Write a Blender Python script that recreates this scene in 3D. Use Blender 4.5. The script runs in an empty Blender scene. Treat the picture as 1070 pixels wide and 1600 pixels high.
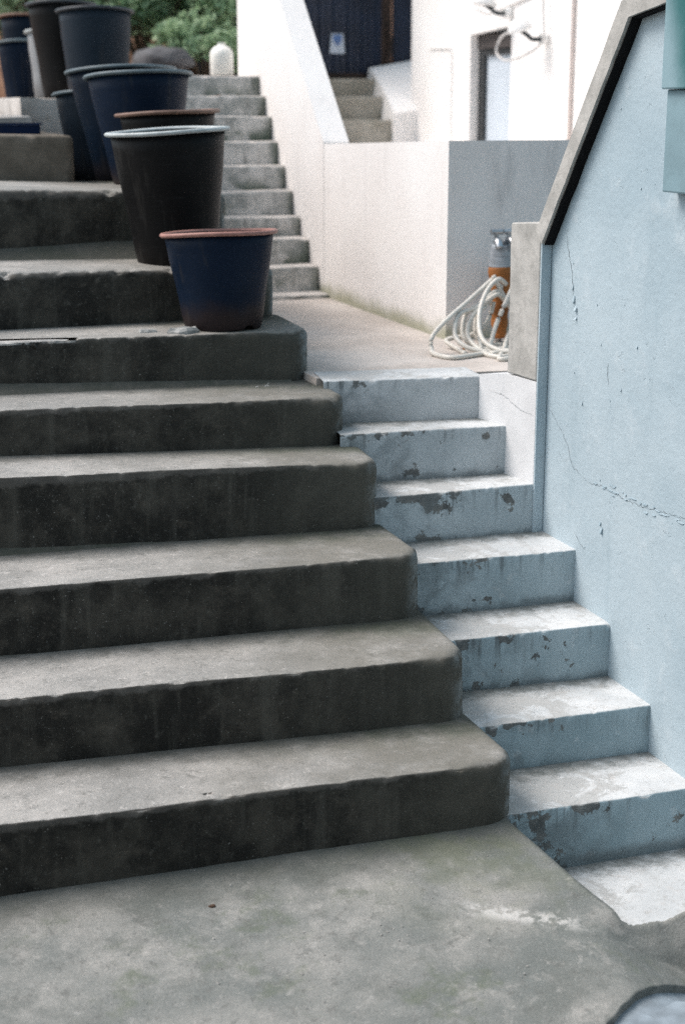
import bpy, bmesh, math, random
from mathutils import Vector, noise, Matrix

random.seed(7)
SC = bpy.context.scene
COL = SC.collection

# ------------------------------------------------------------------ camera
cam_d = bpy.data.cameras.new('camera')
cam = bpy.data.objects.new('camera', cam_d)
COL.objects.link(cam)
cam.location = (0.0, 0.0, 1.70)
cam.rotation_euler = (math.radians(90) - math.atan(635 / 2400), 0, -math.radians(19.5))
cam_d.sensor_fit = 'VERTICAL'
cam_d.sensor_height = 36.0
cam_d.sensor_width = 24.0
cam_d.lens = 54.0
cam_d.clip_start = 0.05
cam_d.clip_end = 2000
cam_d.dof.use_dof = True
cam_d.dof.focus_distance = 4.0
cam_d.dof.aperture_fstop = 2.6
SC.camera = cam

# ------------------------------------------------------------------ sky, sun, exposure
SUN_DIR = Vector((-0.62, 0.30, 0.92)).normalized()      # towards the sun
w = bpy.data.worlds.new('World')
SC.world = w
w.use_nodes = True
nt = w.node_tree
bg = nt.nodes['Background']
sky = nt.nodes.new('ShaderNodeTexSky')
sky.sky_type = 'NISHITA'
sky.sun_disc = False
sky.sun_elevation = math.asin(SUN_DIR.z)
sky.sun_rotation = math.atan2(SUN_DIR.x, SUN_DIR.y)
sky.air_density = 1.0
sky.dust_density = 3.0
sky.ozone_density = 1.0
hs = nt.nodes.new('ShaderNodeHueSaturation')               # thin cloud: a greyer sky
hs.inputs['Saturation'].default_value = 0.85
hs.inputs['Hue'].default_value = 0.465
nt.links.new(sky.outputs[0], hs.inputs['Color'])
nt.links.new(hs.outputs[0], bg.inputs[0])
bg.inputs[1].default_value = 0.13
sd = bpy.data.lights.new('sun', 'SUN')
sd.energy = 1.5
sd.angle = math.radians(30)
sd.color = (1.0, 0.94, 0.87)
sun = bpy.data.objects.new('sun', sd)
COL.objects.link(sun)
sun.location = (-8, 6, 12)
sun.rotation_euler = (-SUN_DIR).to_track_quat('-Z', 'Y').to_euler()
SC.view_settings.view_transform = 'Standard'
SC.view_settings.look = 'None'
SC.view_settings.exposure = 0.92
SC.view_settings.gamma = 1.0
SC.view_settings.use_curve_mapping = False
SC.cycles.max_bounces = 6
SC.cycles.use_denoising = False          # what grain is left reads like film grain
SC.cycles.filter_width = 1.35
SC.cycles.sampling_pattern = 'BLUE_NOISE'


# ------------------------------------------------------------------ helpers: nodes
class N:
    def __init__(s, name):
        s.mat = bpy.data.materials.new(name)
        s.mat.use_nodes = True
        s.t = s.mat.node_tree
        s.b = s.t.nodes['Principled BSDF']
        s.b.inputs['Roughness'].default_value = 0.9
        tc = s.t.nodes.new('ShaderNodeTexCoord')
        s.obj = tc.outputs['Object']
        s.geo = s.t.nodes.new('ShaderNodeNewGeometry')
        s.pos = s.geo.outputs['Position']
        oi = s.t.nodes.new('ShaderNodeObjectInfo')
        s.rnd = oi.outputs['Random']
        off = s.t.nodes.new('ShaderNodeVectorMath'); off.operation = 'SCALE'
        off.inputs[0].default_value = (37.0, 53.0, 29.0)
        s.t.links.new(s.rnd, off.inputs['Scale'])
        ad = s.t.nodes.new('ShaderNodeVectorMath'); ad.operation = 'ADD'
        s.t.links.new(s.obj, ad.inputs[0]); s.t.links.new(off.outputs[0], ad.inputs[1])
        s.vec = ad.outputs[0]
        sx = s.t.nodes.new('ShaderNodeSeparateXYZ'); s.t.links.new(s.obj, sx.inputs[0])
        s.x, s.y, s.z = sx.outputs
        sn = s.t.nodes.new('ShaderNodeSeparateXYZ'); s.t.links.new(s.geo.outputs['Normal'], sn.inputs[0])
        s.nx, s.ny, s.nz = sn.outputs

    def put(s, inp, v):
        if isinstance(v, bpy.types.NodeSocket):
            s.t.links.new(v, inp)
        elif isinstance(v, (tuple, list)) and len(v) == 3 and len(inp.default_value) == 4:
            inp.default_value = (*v, 1)
        else:
            inp.default_value = v

    def scale(s, vec, k):
        n = s.t.nodes.new('ShaderNodeVectorMath'); n.operation = 'MULTIPLY'
        s.put(n.inputs[0], vec); n.inputs[1].default_value = k
        return n.outputs[0]

    def noise(s, scale, detail=4, rough=0.6, vec=None, dist=0.0):
        n = s.t.nodes.new('ShaderNodeTexNoise')
        n.inputs['Scale'].default_value = scale
        n.inputs['Detail'].default_value = detail
        n.inputs['Roughness'].default_value = rough
        n.inputs['Distortion'].default_value = dist
        s.put(n.inputs['Vector'], s.vec if vec is None else vec)
        return n.outputs['Fac']

    def voro(s, scale, feature='F1', vec=None):
        n = s.t.nodes.new('ShaderNodeTexVoronoi')
        n.feature = feature
        n.inputs['Scale'].default_value = scale
        s.put(n.inputs['Vector'], s.vec if vec is None else vec)
        return n.outputs['Distance']

    def step(s, v, lo, hi):                    # smooth 0..1 between lo and hi
        n = s.t.nodes.new('ShaderNodeMapRange'); n.interpolation_type = 'SMOOTHSTEP'
        s.put(n.inputs[0], v)
        if lo <= hi:
            n.inputs[1].default_value = lo; n.inputs[2].default_value = hi
        else:
            n.inputs[1].default_value = hi; n.inputs[2].default_value = lo
            n.inputs[3].default_value = 1; n.inputs[4].default_value = 0
        return n.outputs[0]

    def m(s, op, a, b=0.0):
        n = s.t.nodes.new('ShaderNodeMath'); n.operation = op
        s.put(n.inputs[0], a); s.put(n.inputs[1], b)
        return n.outputs[0]

    def mix(s, f, a, b):
        n = s.t.nodes.new('ShaderNodeMix'); n.data_type = 'RGBA'
        s.put(n.inputs[0], f); s.put(n.inputs[6], a); s.put(n.inputs[7], b)
        return n.outputs[2]

    def attr(s, name):
        n = s.t.nodes.new('ShaderNodeAttribute'); n.attribute_type = 'OBJECT'; n.attribute_name = name
        return n.outputs['Fac']

    def bump(s, h, strength=0.5, dist=0.01, prev=None):
        n = s.t.nodes.new('ShaderNodeBump')
        n.inputs['Strength'].default_value = strength
        n.inputs['Distance'].default_value = dist
        s.put(n.inputs['Height'], h)
        if prev is not None: s.put(n.inputs['Normal'], prev)
        return n.outputs[0]

    def done(s, color, rough=None, normal=None, metal=None, spec=None):
        s.put(s.b.inputs['Base Color'], color)
        if rough is not None: s.put(s.b.inputs['Roughness'], rough)
        if normal is not None: s.put(s.b.inputs['Normal'], normal)
        if metal is not None: s.put(s.b.inputs['Metallic'], metal)
        if spec is not None: s.put(s.b.inputs['Specular IOR Level'], spec)
        return s.mat


def plain(name, col, rough=0.7, metal=0.0, var=0.25, scale=25, spec=0.4, bump=0.15):
    n = N(name)
    a = n.noise(scale, 5)
    f = n.step(a, 0.3, 0.7)
    c2 = tuple(c * (1 - var) for c in col)
    nor = n.bump(n.noise(scale * 8, 3), bump, 0.002)
    return n.done(n.mix(f, c2, col), rough, nor, metal, spec)


# ------------------------------------------------------------------ materials
def mat_dark_concrete():
    n = N('dark_stained_concrete')
    up = n.step(n.m('ADD', n.nz, n.m('MULTIPLY', n.m('SUBTRACT', n.noise(40, 4, 0.7), 0.5), 0.5)), 0.62, 0.9)
    big = n.noise(3.2, 5, 0.62)
    mid = n.noise(13, 6, 0.7)
    fine = n.noise(120, 4, 0.7)
    tread = n.attr('tread')
    # worn grey tread
    grain = n.noise(330, 3, 0.75)
    t = n.mix(n.step(big, 0.35, 0.66), (0.25, 0.248, 0.236), (0.39, 0.378, 0.356))
    t = n.mix(n.m('MULTIPLY', n.step(mid, 0.5, 0.7), 0.35), t, (0.18, 0.178, 0.166))
    t = n.mix(n.m('MULTIPLY', n.step(n.noise(44, 7, 0.8), 0.55, 0.63), 0.5), t, (0.56, 0.54, 0.515))
    t = n.mix(n.m('MULTIPLY', n.step(n.noise(30, 7, 0.8), 0.54, 0.63), 0.6), t, (0.13, 0.13, 0.12))
    t = n.mix(n.m('MULTIPLY', n.step(grain, 0.5, 0.66), 0.5), t, (0.10, 0.10, 0.095))
    t = n.mix(n.m('MULTIPLY', n.step(grain, 0.42, 0.32), 0.4), t, (0.62, 0.60, 0.57))
    # the right half is damp and mossier
    right = n.step(n.m('ADD', n.x, n.m('MULTIPLY', n.m('SUBTRACT', n.noise(2.2, 4, 0.6), 0.5), 0.7)), -1.0, -0.12)
    wet = n.m('MULTIPLY', right, n.step(n.noise(6, 6, 0.7), 0.2, 0.6))
    t = n.mix(n.m('MULTIPLY', wet, 0.85), t, (0.14, 0.135, 0.115))
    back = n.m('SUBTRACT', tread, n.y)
    moss = n.m('MULTIPLY', n.step(back, 0.17, 0.0), n.step(n.x, -0.75, -0.12))
    moss = n.m('MULTIPLY', moss, n.step(n.noise(9, 5, 0.7), 0.35, 0.62))
    t = n.mix(n.m('MULTIPLY', moss, 0.85), t, (0.055, 0.075, 0.045))
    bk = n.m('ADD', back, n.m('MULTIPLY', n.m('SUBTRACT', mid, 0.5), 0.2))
    t = n.mix(n.m('MULTIPLY', n.step(bk, 0.13, -0.02), 0.82), t, (0.055, 0.057, 0.048))  # tread back darkened: grime plus crease shade painted in
    # dark algae riser
    r = n.mix(n.step(n.noise(6, 6, 0.7), 0.40, 0.66), (0.015, 0.0148, 0.0128), (0.058, 0.055, 0.046))
    streak = n.noise(1, 4, 0.6, n.scale(n.vec, (22, 22, 2.2)))
    r = n.mix(n.m('MULTIPLY', n.step(streak, 0.5, 0.7), 0.45), r, (0.095, 0.093, 0.08))
    r = n.mix(n.m('MULTIPLY', n.step(n.noise(11, 6, 0.75, dist=0.4), 0.54, 0.70), 0.35), r, (0.125, 0.112, 0.092))
    r = n.mix(n.m('MULTIPLY', n.step(n.noise(30, 7, 0.8), 0.56, 0.70), 0.4), r, (0.17, 0.168, 0.15))
    r = n.mix(n.m('MULTIPLY', n.step(n.noise(26, 7, 0.8), 0.54, 0.68), 0.5), r, (0.018, 0.018, 0.016))
    r = n.mix(n.m('MULTIPLY', n.step(grain, 0.56, 0.70), 0.3), r, (0.17, 0.17, 0.155))
    r = n.mix(n.m('MULTIPLY', n.step(n.noise(190, 2, 0.5), 0.69, 0.75), 0.5), r, (0.36, 0.36, 0.34))
    r = n.mix(n.m('MULTIPLY', n.step(n.m('ADD', n.x, n.m('MULTIPLY', n.m('SUBTRACT', n.noise(4, 5, 0.65), 0.5), 0.7)), -0.6, -0.02), 0.6), r, (0.085, 0.084, 0.070))
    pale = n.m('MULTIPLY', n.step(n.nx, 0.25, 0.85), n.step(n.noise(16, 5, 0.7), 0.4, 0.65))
    r = n.mix(n.m('MULTIPLY', pale, 0.8), r, (0.20, 0.23, 0.24))  # rounded corner faces paler and bluish, skylight put into the colour
    lipn = n.m('ADD', n.z, n.m('MULTIPLY', n.m('SUBTRACT', n.noise(18, 4, 0.7), 0.5), 0.05))
    lip = n.m('MULTIPLY', n.step(lipn, -0.010, 0.002), 0.35)
    r = n.mix(lip, r, (0.19, 0.18, 0.165))
    c = n.mix(up, r, t)
    h = n.m('ADD', n.m('MULTIPLY', mid, 1.0), n.m('MULTIPLY', fine, 0.25))
    nor = n.bump(h, 0.55, 0.006)
    nor = n.bump(grain, 0.5, 0.002, nor)
    return n.done(c, 0.88, nor, spec=0.3)


def mat_blue_steps():
    n = N('peeling_pale_blue_paint')
    up = n.step(n.nz, 0.45, 0.9)
    mid = n.noise(14, 6, 0.7)
    fine = n.noise(150, 3, 0.7)
    tread = n.attr('tread')
    left = n.step(n.x, -0.12, -0.42)
    # worn tread
    t = n.mix(n.step(n.noise(5, 5, 0.6), 0.3, 0.7), (0.44, 0.465, 0.475), (0.60, 0.62, 0.625))
    bare = n.m('ADD', n.noise(9, 7, 0.72, dist=0.6), n.m('MULTIPLY', left, 0.16))
    t = n.mix(n.m('MULTIPLY', n.step(bare, 0.54, 0.64), 0.7), t, (0.33, 0.335, 0.325))
    t = n.mix(n.m('MULTIPLY', n.step(n.noise(70, 7, 0.8), 0.54, 0.64), 0.55), t, (0.27, 0.275, 0.265))
    t = n.mix(n.m('MULTIPLY', n.step(n.noise(300, 3, 0.75), 0.52, 0.68), 0.35), t, (0.2, 0.2, 0.2))
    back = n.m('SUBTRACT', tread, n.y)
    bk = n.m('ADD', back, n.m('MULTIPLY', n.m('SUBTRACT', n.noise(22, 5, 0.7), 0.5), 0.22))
    t = n.mix(n.m('MULTIPLY', n.step(bk, 0.095, -0.005), 0.85), t, (0.12, 0.13, 0.122))  # dark towards the next riser: grime and corner shade in the colour
    t = n.mix(n.m('MULTIPLY', n.step(n.noise(26, 6, 0.75), 0.5, 0.7), 0.45), t, (0.40, 0.385, 0.365))
    # painted riser with drips
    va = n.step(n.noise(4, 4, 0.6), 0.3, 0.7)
    r = n.mix(n.attr('bluer_shade'), n.mix(va, (0.42, 0.45, 0.47), (0.52, 0.55, 0.565)), n.mix(va, (0.235, 0.33, 0.37), (0.325, 0.42, 0.46)))  # lower risers bluer and darker: shade fall-off mixed into the paint
    drip = n.noise(1, 4, 0.6, n.scale(n.vec, (55, 55, 3.5)))
    topn = n.step(n.m('ADD', n.z, n.m('MULTIPLY', n.m('SUBTRACT', n.noise(1, 3, 0.6, n.scale(n.vec, (28, 28, 1.5))), 0.5), 0.2)), -0.10, 0.01)
    d = n.m('MULTIPLY', n.step(drip, 0.47, 0.66), topn)
    d = n.m('MULTIPLY', d, n.step(n.noise(5.5, 3, 0.6), 0.38, 0.6))
    r = n.mix(n.m('MULTIPLY', d, n.m('ADD', n.m('MULTIPLY', left, 0.45), 0.5)), r, (0.085, 0.10, 0.105))
    r = n.mix(n.m('MULTIPLY', n.step(n.noise(18, 5, 0.7), 0.6, 0.68), 0.35), r, (0.56, 0.61, 0.63))
    # bare patches with ragged outline
    zz = n.m('MULTIPLY', n.step(n.z, -0.075, -0.005), 0.14)
    bl = n.m('MULTIPLY', n.step(n.z, -0.09, -0.16), 0.09)
    pe = n.m('ADD', n.noise(13, 5, 0.62), n.m('ADD', n.m('MULTIPLY', left, n.m('ADD', zz, bl)), n.m('MULTIPLY', left, 0.03)))
    pe = n.m('ADD', pe, n.attr('peel'))
    pk = n.step(pe, 0.668, 0.686)
    r = n.mix(n.m('MULTIPLY', pk, 0.92), r, n.mix(n.step(mid, 0.35, 0.65), (0.06, 0.062, 0.06), (0.17, 0.17, 0.16)))
    r = n.mix(n.m('MULTIPLY', n.step(n.noise(90, 7, 0.8), 0.57, 0.68), 0.4), r, (0.13, 0.155, 0.165))
    r = n.mix(n.m('MULTIPLY', n.step(n.noise(300, 3, 0.75), 0.54, 0.7), 0.25), r, (0.12, 0.14, 0.15))
    gl = n.m('MULTIPLY', left, n.step(n.noise(9, 6, 0.7, dist=0.3), 0.42, 0.62))
    r = n.mix(n.m('MULTIPLY', gl, 0.55), r, (0.11, 0.135, 0.145))
    foot = n.m('ADD', n.z, n.m('MULTIPLY', n.noise(16, 5, 0.7), 0.06))
    r = n.mix(n.m('MULTIPLY', n.step(foot, -0.095, -0.125), 0.6), r, (0.10, 0.115, 0.12))
    c = n.mix(up, r, t)
    h = n.m('SUBTRACT', n.m('ADD', n.m('MULTIPLY', mid, 0.5), n.m('MULTIPLY', fine, 0.18)), n.m('MULTIPLY', pk, 0.35))
    return n.done(c, 0.8, n.bump(h, 0.5, 0.006), spec=0.35)


def mat_blue_wall():
    n = N('pale_blue_wall_paint')
    v = n.noise(1.6, 4, 0.55)
    c = n.mix(n.step(v, 0.3, 0.7), (0.305, 0.395, 0.445), (0.405, 0.49, 0.535))
    c = n.mix(n.m('MULTIPLY', n.step(n.noise(7, 6, 0.72), 0.54, 0.68), 0.35), c, (0.52, 0.585, 0.62))
    c = n.mix(n.m('MULTIPLY', n.step(n.noise(1, 5, 0.65, n.scale(n.vec, (9, 9, 1.3))), 0.54, 0.7), 0.25), c, (0.24, 0.325, 0.37))
    c = n.mix(n.m('MULTIPLY', n.step(n.noise(38, 5, 0.72), 0.68, 0.73), 0.4), c, (0.30, 0.37, 0.42))
    c = n.mix(n.m('MULTIPLY', n.step(n.noise(160, 2, 0.5), 0.68, 0.75), 0.4), c, (0.32, 0.38, 0.42))
    h = n.m('ADD', n.m('MULTIPLY', n.noise(7, 4, 0.6), 0.9), n.m('ADD', n.m('MULTIPLY', n.noise(45, 5, 0.65), 0.35), n.m('MULTIPLY', n.noise(260, 2, 0.6), 0.07)))
    chips = n.step(n.noise(24, 4, 0.7), 0.655, 0.68)
    h = n.m('SUBTRACT', h, n.m('MULTIPLY', chips, 0.25))
    return n.done(c, 0.62, n.bump(h, 0.6, 0.009), spec=0.4)


def mat_white_wall():
    n = N('white_wall_paint')
    c = n.mix(n.step(n.noise(2.2, 5, 0.6), 0.3, 0.7), (0.76, 0.735, 0.715), (0.82, 0.805, 0.79))
    c = n.mix(n.m('MULTIPLY', n.step(n.noise(1, 4, 0.6, n.scale(n.pos, (16, 16, 1.6))), 0.56, 0.75), 0.22), c, (0.52, 0.50, 0.49))
    pz = n.t.nodes.new('ShaderNodeSeparateXYZ'); n.t.links.new(n.pos, pz.inputs[0])
    px, py, z = pz.outputs
    foot = n.m('SUBTRACT', n.m('SUBTRACT', z, 0.879), n.m('MULTIPLY', n.noise(7, 4, 0.6), 0.13))
    c = n.mix(n.m('MULTIPLY', n.step(foot, 0.02, -0.06), 0.75), c, (0.25, 0.26, 0.15))
    # water stains on the face turned to the stairs
    st = n.m('MULTIPLY', n.step(n.ny, -0.5, -0.9), n.step(n.noise(1, 4, 0.6, n.scale(n.pos, (14, 14, 3.0))), 0.55, 0.68))
    c = n.mix(n.m('MULTIPLY', n.m('MULTIPLY', st, n.step(z, 1.7, 1.5)), 0.3), c, (0.36, 0.36, 0.36))
    return n.done(c, 0.8, n.bump(n.noise(30, 5, 0.65), 0.3, 0.006), spec=0.3)


def mat_grey_concrete(name, a, b, stain=(0.1, 0.11, 0.09), st=0.5, sc=6):
    n = N(name)
    c = n.mix(n.step(n.noise(sc, 5, 0.65), 0.32, 0.68), a, b)
    c = n.mix(n.m('MULTIPLY', n.step(n.noise(sc * 2.3, 6, 0.7), 0.52, 0.72), st), c, stain)
    c = n.mix(n.m('MULTIPLY', n.step(n.noise(160, 3, 0.6), 0.58, 0.74), 0.35), c, tuple(v * 0.45 for v in a))
    nor = n.bump(n.m('ADD', n.noise(18, 5, 0.7), n.m('MULTIPLY', n.noise(150, 3, 0.6), 0.3)), 0.45, 0.006)
    return n.done(c, 0.9, nor, spec=0.3)


def mat_back_steps():
    n = N('mossy_step_concrete')
    up = n.step(n.nz, 0.4, 0.8)
    t = n.mix(n.step(n.noise(8, 4), 0.35, 0.65), (0.42, 0.40, 0.38), (0.56, 0.53, 0.50))
    r = n.mix(n.step(n.noise(9, 5, 0.65), 0.38, 0.62), (0.30, 0.315, 0.305), (0.58, 0.57, 0.55))
    g = n.m('MULTIPLY', n.step(n.noise(7, 4, 0.6), 0.5, 0.62), n.step(n.m('ADD', n.z, n.m('MULTIPLY', n.noise(12, 3), 0.06)), 0.0, -0.08))
    r = n.mix(n.m('MULTIPLY', g, 0.85), r, (0.055, 0.085, 0.058))
    st = n.noise(1, 4, 0.6, n.scale(n.vec, (20, 20, 3)))
    r = n.mix(n.m('MULTIPLY', n.step(st, 0.52, 0.68), 0.6), r, (0.11, 0.115, 0.105))
    r = n.mix(n.m('MULTIPLY', n.step(n.x, -0.06, -0.01), 0.6), r, (0.06, 0.085, 0.06))
    return n.done(n.mix(up, r, t), 0.9, n.bump(n.noise(25, 5, 0.7), 0.45, 0.006), spec=0.3)


def mat_landing():
    n = N('worn_landing_concrete')
    big = n.noise(2.6, 6, 0.62)
    grain = n.noise(300, 3, 0.75)
    c = n.mix(n.step(big, 0.38, 0.68), (0.145, 0.158, 0.15), (0.305, 0.30, 0.28))
    blot = n.noise(8.5, 8, 0.74, dist=0.4)
    c = n.mix(n.m('MULTIPLY', n.step(blot, 0.52, 0.64), 0.35), c, (0.40, 0.385, 0.36))
    c = n.mix(n.m('MULTIPLY', n.step(n.noise(5, 7, 0.72), 0.5, 0.64), 0.65), c, (0.125, 0.135, 0.125))
    c = n.mix(n.m('MULTIPLY', n.step(n.noise(4.2, 7, 0.74), 0.54, 0.68), 0.75), c, (0.105, 0.125, 0.088))
    c = n.mix(n.m('MULTIPLY', n.step(n.noise(34, 8, 0.82), 0.56, 0.66), 0.3), c, (0.50, 0.485, 0.46))
    c = n.mix(n.m('MULTIPLY', n.step(n.noise(26, 8, 0.82), 0.53, 0.63), 0.6), c, (0.105, 0.108, 0.10))
    c = n.mix(n.m('MULTIPLY', n.step(grain, 0.5, 0.66), 0.55), c, (0.075, 0.077, 0.073))
    c = n.mix(n.m('MULTIPLY', n.step(grain, 0.40, 0.30), 0.45), c, (0.60, 0.58, 0.55))
    # worn pale scuff near the edge and a scratch
    sc = n.m('MULTIPLY', n.step(n.m('ABSOLUTE', n.m('ADD', n.m('SUBTRACT', n.y, 2.75), n.m('MULTIPLY', n.m('SUBTRACT', n.x, 1.42), 0.55))), 0.045, 0.005), n.step(n.m('ABSOLUTE', n.m('SUBTRACT', n.x, 1.40)), 0.17, 0.05))
    c = n.mix(n.m('MULTIPLY', n.m('MULTIPLY', sc, n.step(n.noise(22, 7, 0.8), 0.46, 0.56)), 0.7), c, (0.58, 0.57, 0.55))
    # darker band under the first riser, mossy corner
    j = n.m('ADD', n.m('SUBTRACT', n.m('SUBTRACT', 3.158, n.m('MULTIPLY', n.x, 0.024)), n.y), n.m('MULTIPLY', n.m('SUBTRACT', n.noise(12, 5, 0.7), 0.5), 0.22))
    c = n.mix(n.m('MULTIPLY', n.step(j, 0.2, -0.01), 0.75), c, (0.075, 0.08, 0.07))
    ed = n.m('MULTIPLY', n.step(n.x, 0.95, 1.4), n.step(j, 0.5, 0.1))
    c = n.mix(n.m('MULTIPLY', n.m('MULTIPLY', ed, n.step(n.noise(7, 4, 0.6), 0.4, 0.6)), 0.55), c, (0.11, 0.125, 0.08))
    h = n.m('ADD', n.m('MULTIPLY', n.noise(11, 7, 0.75), 1.0), n.m('MULTIPLY', grain, 0.3))
    nor = n.bump(h, 0.55, 0.006)
    return n.done(c, 0.85, nor, spec=0.35)


def mat_pot(name, col, dirt=0.6, low=(0.055, 0.038, 0.03), rough=0.5):
    n = N(name)
    c = n.mix(n.step(n.noise(3, 4, 0.6), 0.3, 0.7), tuple(v * 0.8 for v in col), tuple(v * 1.15 for v in col))
    z = n.m('ADD', n.z, n.m('MULTIPLY', n.m('SUBTRACT', n.noise(5, 5, 0.65), 0.5), 0.14))
    c = n.mix(n.m('MULTIPLY', n.step(z, 0.11, 0.035), dirt), c, low)
    drip = n.m('MULTIPLY', n.step(n.noise(1, 4, 0.65, n.scale(n.vec, (26, 26, 2.5))), 0.55, 0.7), 0.25)
    c = n.mix(drip, c, (0.05, 0.047, 0.043))
    sc = n.noise(1, 4, 0.6, n.scale(n.vec, (14, 14, 90)))
    c = n.mix(n.m('MULTIPLY', n.step(sc, 0.55, 0.75), 0.10), c, (0.07, 0.075, 0.08))
    c = n.mix(n.m('MULTIPLY', n.step(n.noise(60, 5, 0.7), 0.58, 0.72), 0.15), c, (0.05, 0.05, 0.05))
    return n.done(c, rough, n.bump(n.noise(90, 3, 0.6), 0.12, 0.002), spec=0.10)


def mat_leaf(name, a, b):
    n = N(name)
    c = n.mix(n.step(n.noise(9, 3, 0.6, n.pos), 0.35, 0.65), a, b)
    n.done(c, 0.55, spec=0.4)
    tr = n.t.nodes.new('ShaderNodeBsdfTranslucent'); n.put(tr.inputs[0], c)
    mx = n.t.nodes.new('ShaderNodeMixShader'); mx.inputs[0].default_value = 0.4
    n.t.links.new(n.b.outputs[0], mx.inputs[1]); n.t.links.new(tr.outputs[0], mx.inputs[2])
    n.t.links.new(mx.outputs[0], n.t.nodes['Material Output'].inputs[0])
    return n.mat


DARK = mat_dark_concrete()
BLUESTEP = mat_blue_steps()
BLUEWALL = mat_blue_wall()
WHITE = mat_white_wall()
LAND = mat_landing()
SILLWHITE = plain('white_sill_paint', (0.68, 0.69, 0.70), 0.75, var=0.12, scale=8, bump=0.4)
PLATFORM = mat_grey_concrete('pinkish_floor_concrete', (0.41, 0.37, 0.335), (0.55, 0.505, 0.465), (0.33, 0.30, 0.27), 0.45, 3)
COPING = mat_grey_concrete('coping_concrete', (0.33, 0.325, 0.305), (0.46, 0.45, 0.425), (0.2, 0.2, 0.185), 0.45, 14)
BACKSTEP = mat_back_steps()
GATESTEP = mat_grey_concrete('brown_step_concrete', (0.27, 0.25, 0.21), (0.38, 0.355, 0.31), (0.16, 0.155, 0.11), 0.6, 6)
KERB = mat_grey_concrete('rough_pale_concrete', (0.33, 0.31, 0.29), (0.52, 0.50, 0.475), (0.2, 0.16, 0.11), 0.6, 6)
STEP9 = mat_grey_concrete('olive_stained_concrete', (0.115, 0.10, 0.08), (0.20, 0.175, 0.145), (0.06, 0.052, 0.042), 0.6, 8)
GROUND = mat_grey_concrete('ground_asphalt', (0.06, 0.06, 0.06), (0.09, 0.09, 0.09))
PAVER = plain('blue_grey_paver', (0.25, 0.30, 0.34), 0.85, var=0.4, scale=14)
SOIL = mat_grey_concrete('rust_brown_soil', (0.20, 0.10, 0.06), (0.30, 0.17, 0.11), (0.09, 0.05, 0.03), 0.6, 7)
ROCK = mat_grey_concrete('dark_boulder', (0.06, 0.06, 0.065), (0.13, 0.13, 0.135), (0.03, 0.03, 0.03), 0.6, 9)
STONE = mat_grey_concrete('chip_concrete', (0.22, 0.23, 0.225), (0.34, 0.345, 0.335), (0.1, 0.1, 0.1), 0.5, 40)
FRESH = mat_grey_concrete('fresh_break_concrete', (0.30, 0.295, 0.28), (0.46, 0.45, 0.43), (0.09, 0.09, 0.085), 0.75, 22)
SHADE_BLACK = plain('black_coping_shade', (0.008, 0.008, 0.009), 0.9, spec=0.15)  # black for the shade painted under the coping
CRACK = plain('dark_crack_dirt', (0.07, 0.085, 0.095), 1.0)  # dark line colour of the cracks
LOWDUCT = plain('pale_teal_duct_paint', (0.20, 0.305, 0.345), 0.6, var=0.2, scale=8, bump=0.3)
FLAKE = plain('flaking_pale_paint', (0.66, 0.70, 0.73), 0.6, var=0.1)
POT_NAVY = mat_pot('navy_pot_plastic', (0.005, 0.012, 0.027), 0.75, low=(0.032, 0.021, 0.017))
POT_BLUE = mat_pot('blue_pot_plastic', (0.005, 0.012, 0.024), 0.3)
POT_BLACK = mat_pot('black_pot_plastic', (0.008, 0.0078, 0.008), 0.3, low=(0.014, 0.011, 0.01))
POT_SLATE = mat_pot('slate_pot_plastic', (0.015, 0.023, 0.033), 0.2)
POT_GREY = mat_pot('grey_pot_plastic', (0.30, 0.31, 0.32), 0.4)
RIM_RED = plain('faded_red_rim', (0.36, 0.185, 0.155), 0.6, var=0.3)
RIM_PALE = plain('pale_grey_rim', (0.46, 0.50, 0.50), 0.55, var=0.25)
RIM_BROWN = plain('brown_rim', (0.20, 0.12, 0.09), 0.6, var=0.3)
RIM_SLATE = plain('slate_rim', (0.12, 0.16, 0.18), 0.5, var=0.25)
RIM_DARK = plain('dark_rim', (0.035, 0.045, 0.055), 0.5, var=0.3)
GATEBLUE = plain('dark_blue_gate_metal', (0.010, 0.020, 0.045), 0.5, var=0.4, scale=6)
RUST = plain('rusty_post_metal', (0.05, 0.03, 0.022), 0.8, var=0.6, scale=9)
NOTICE = plain('white_notice_paper', (0.55, 0.60, 0.68), 0.7, var=0.1)
NOTICE_INK = plain('blue_notice_ink', (0.10, 0.18, 0.38), 0.7, var=0.1)
FRAME = plain('dark_door_frame', (0.03, 0.033, 0.035), 0.6)
PANEL = plain('pale_grey_door_panel', (0.48, 0.54, 0.60), 0.5, var=0.08, scale=5)
LINTEL = plain('dark_brown_lintel', (0.06, 0.052, 0.05), 0.8)
FIX = plain('white_fixture_plastic', (0.75, 0.75, 0.74), 0.4, var=0.06)
FIXDARK = plain('dark_fixture_metal', (0.035, 0.045, 0.05), 0.5)
PIPE = plain('beige_drain_pipe', (0.60, 0.53, 0.50), 0.5, var=0.1)
CABLE = plain('pale_cable', (0.50, 0.49, 0.48), 0.6, var=0.1)
HOSE = plain('off_white_hose', (0.62, 0.60, 0.55), 0.45, var=0.15)
FOAM = plain('orange_foam_wrap', (0.34, 0.125, 0.03), 0.75, var=0.45, scale=16)
METAL = plain('dull_silver_tap', (0.50, 0.52, 0.54), 0.32, 0.9, var=0.2)
SILVER = plain('silver_tape', (0.42, 0.46, 0.50), 0.45, 0.3, var=0.4, scale=30)
JUG = plain('white_jug_plastic', (0.80, 0.79, 0.74), 0.4, var=0.03)
BARK = plain('shrub_bark', (0.09, 0.065, 0.045), 0.9)
BROWNPOST = plain('weathered_brown_post', (0.20, 0.13, 0.10), 0.85, var=0.5, scale=14)
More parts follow.
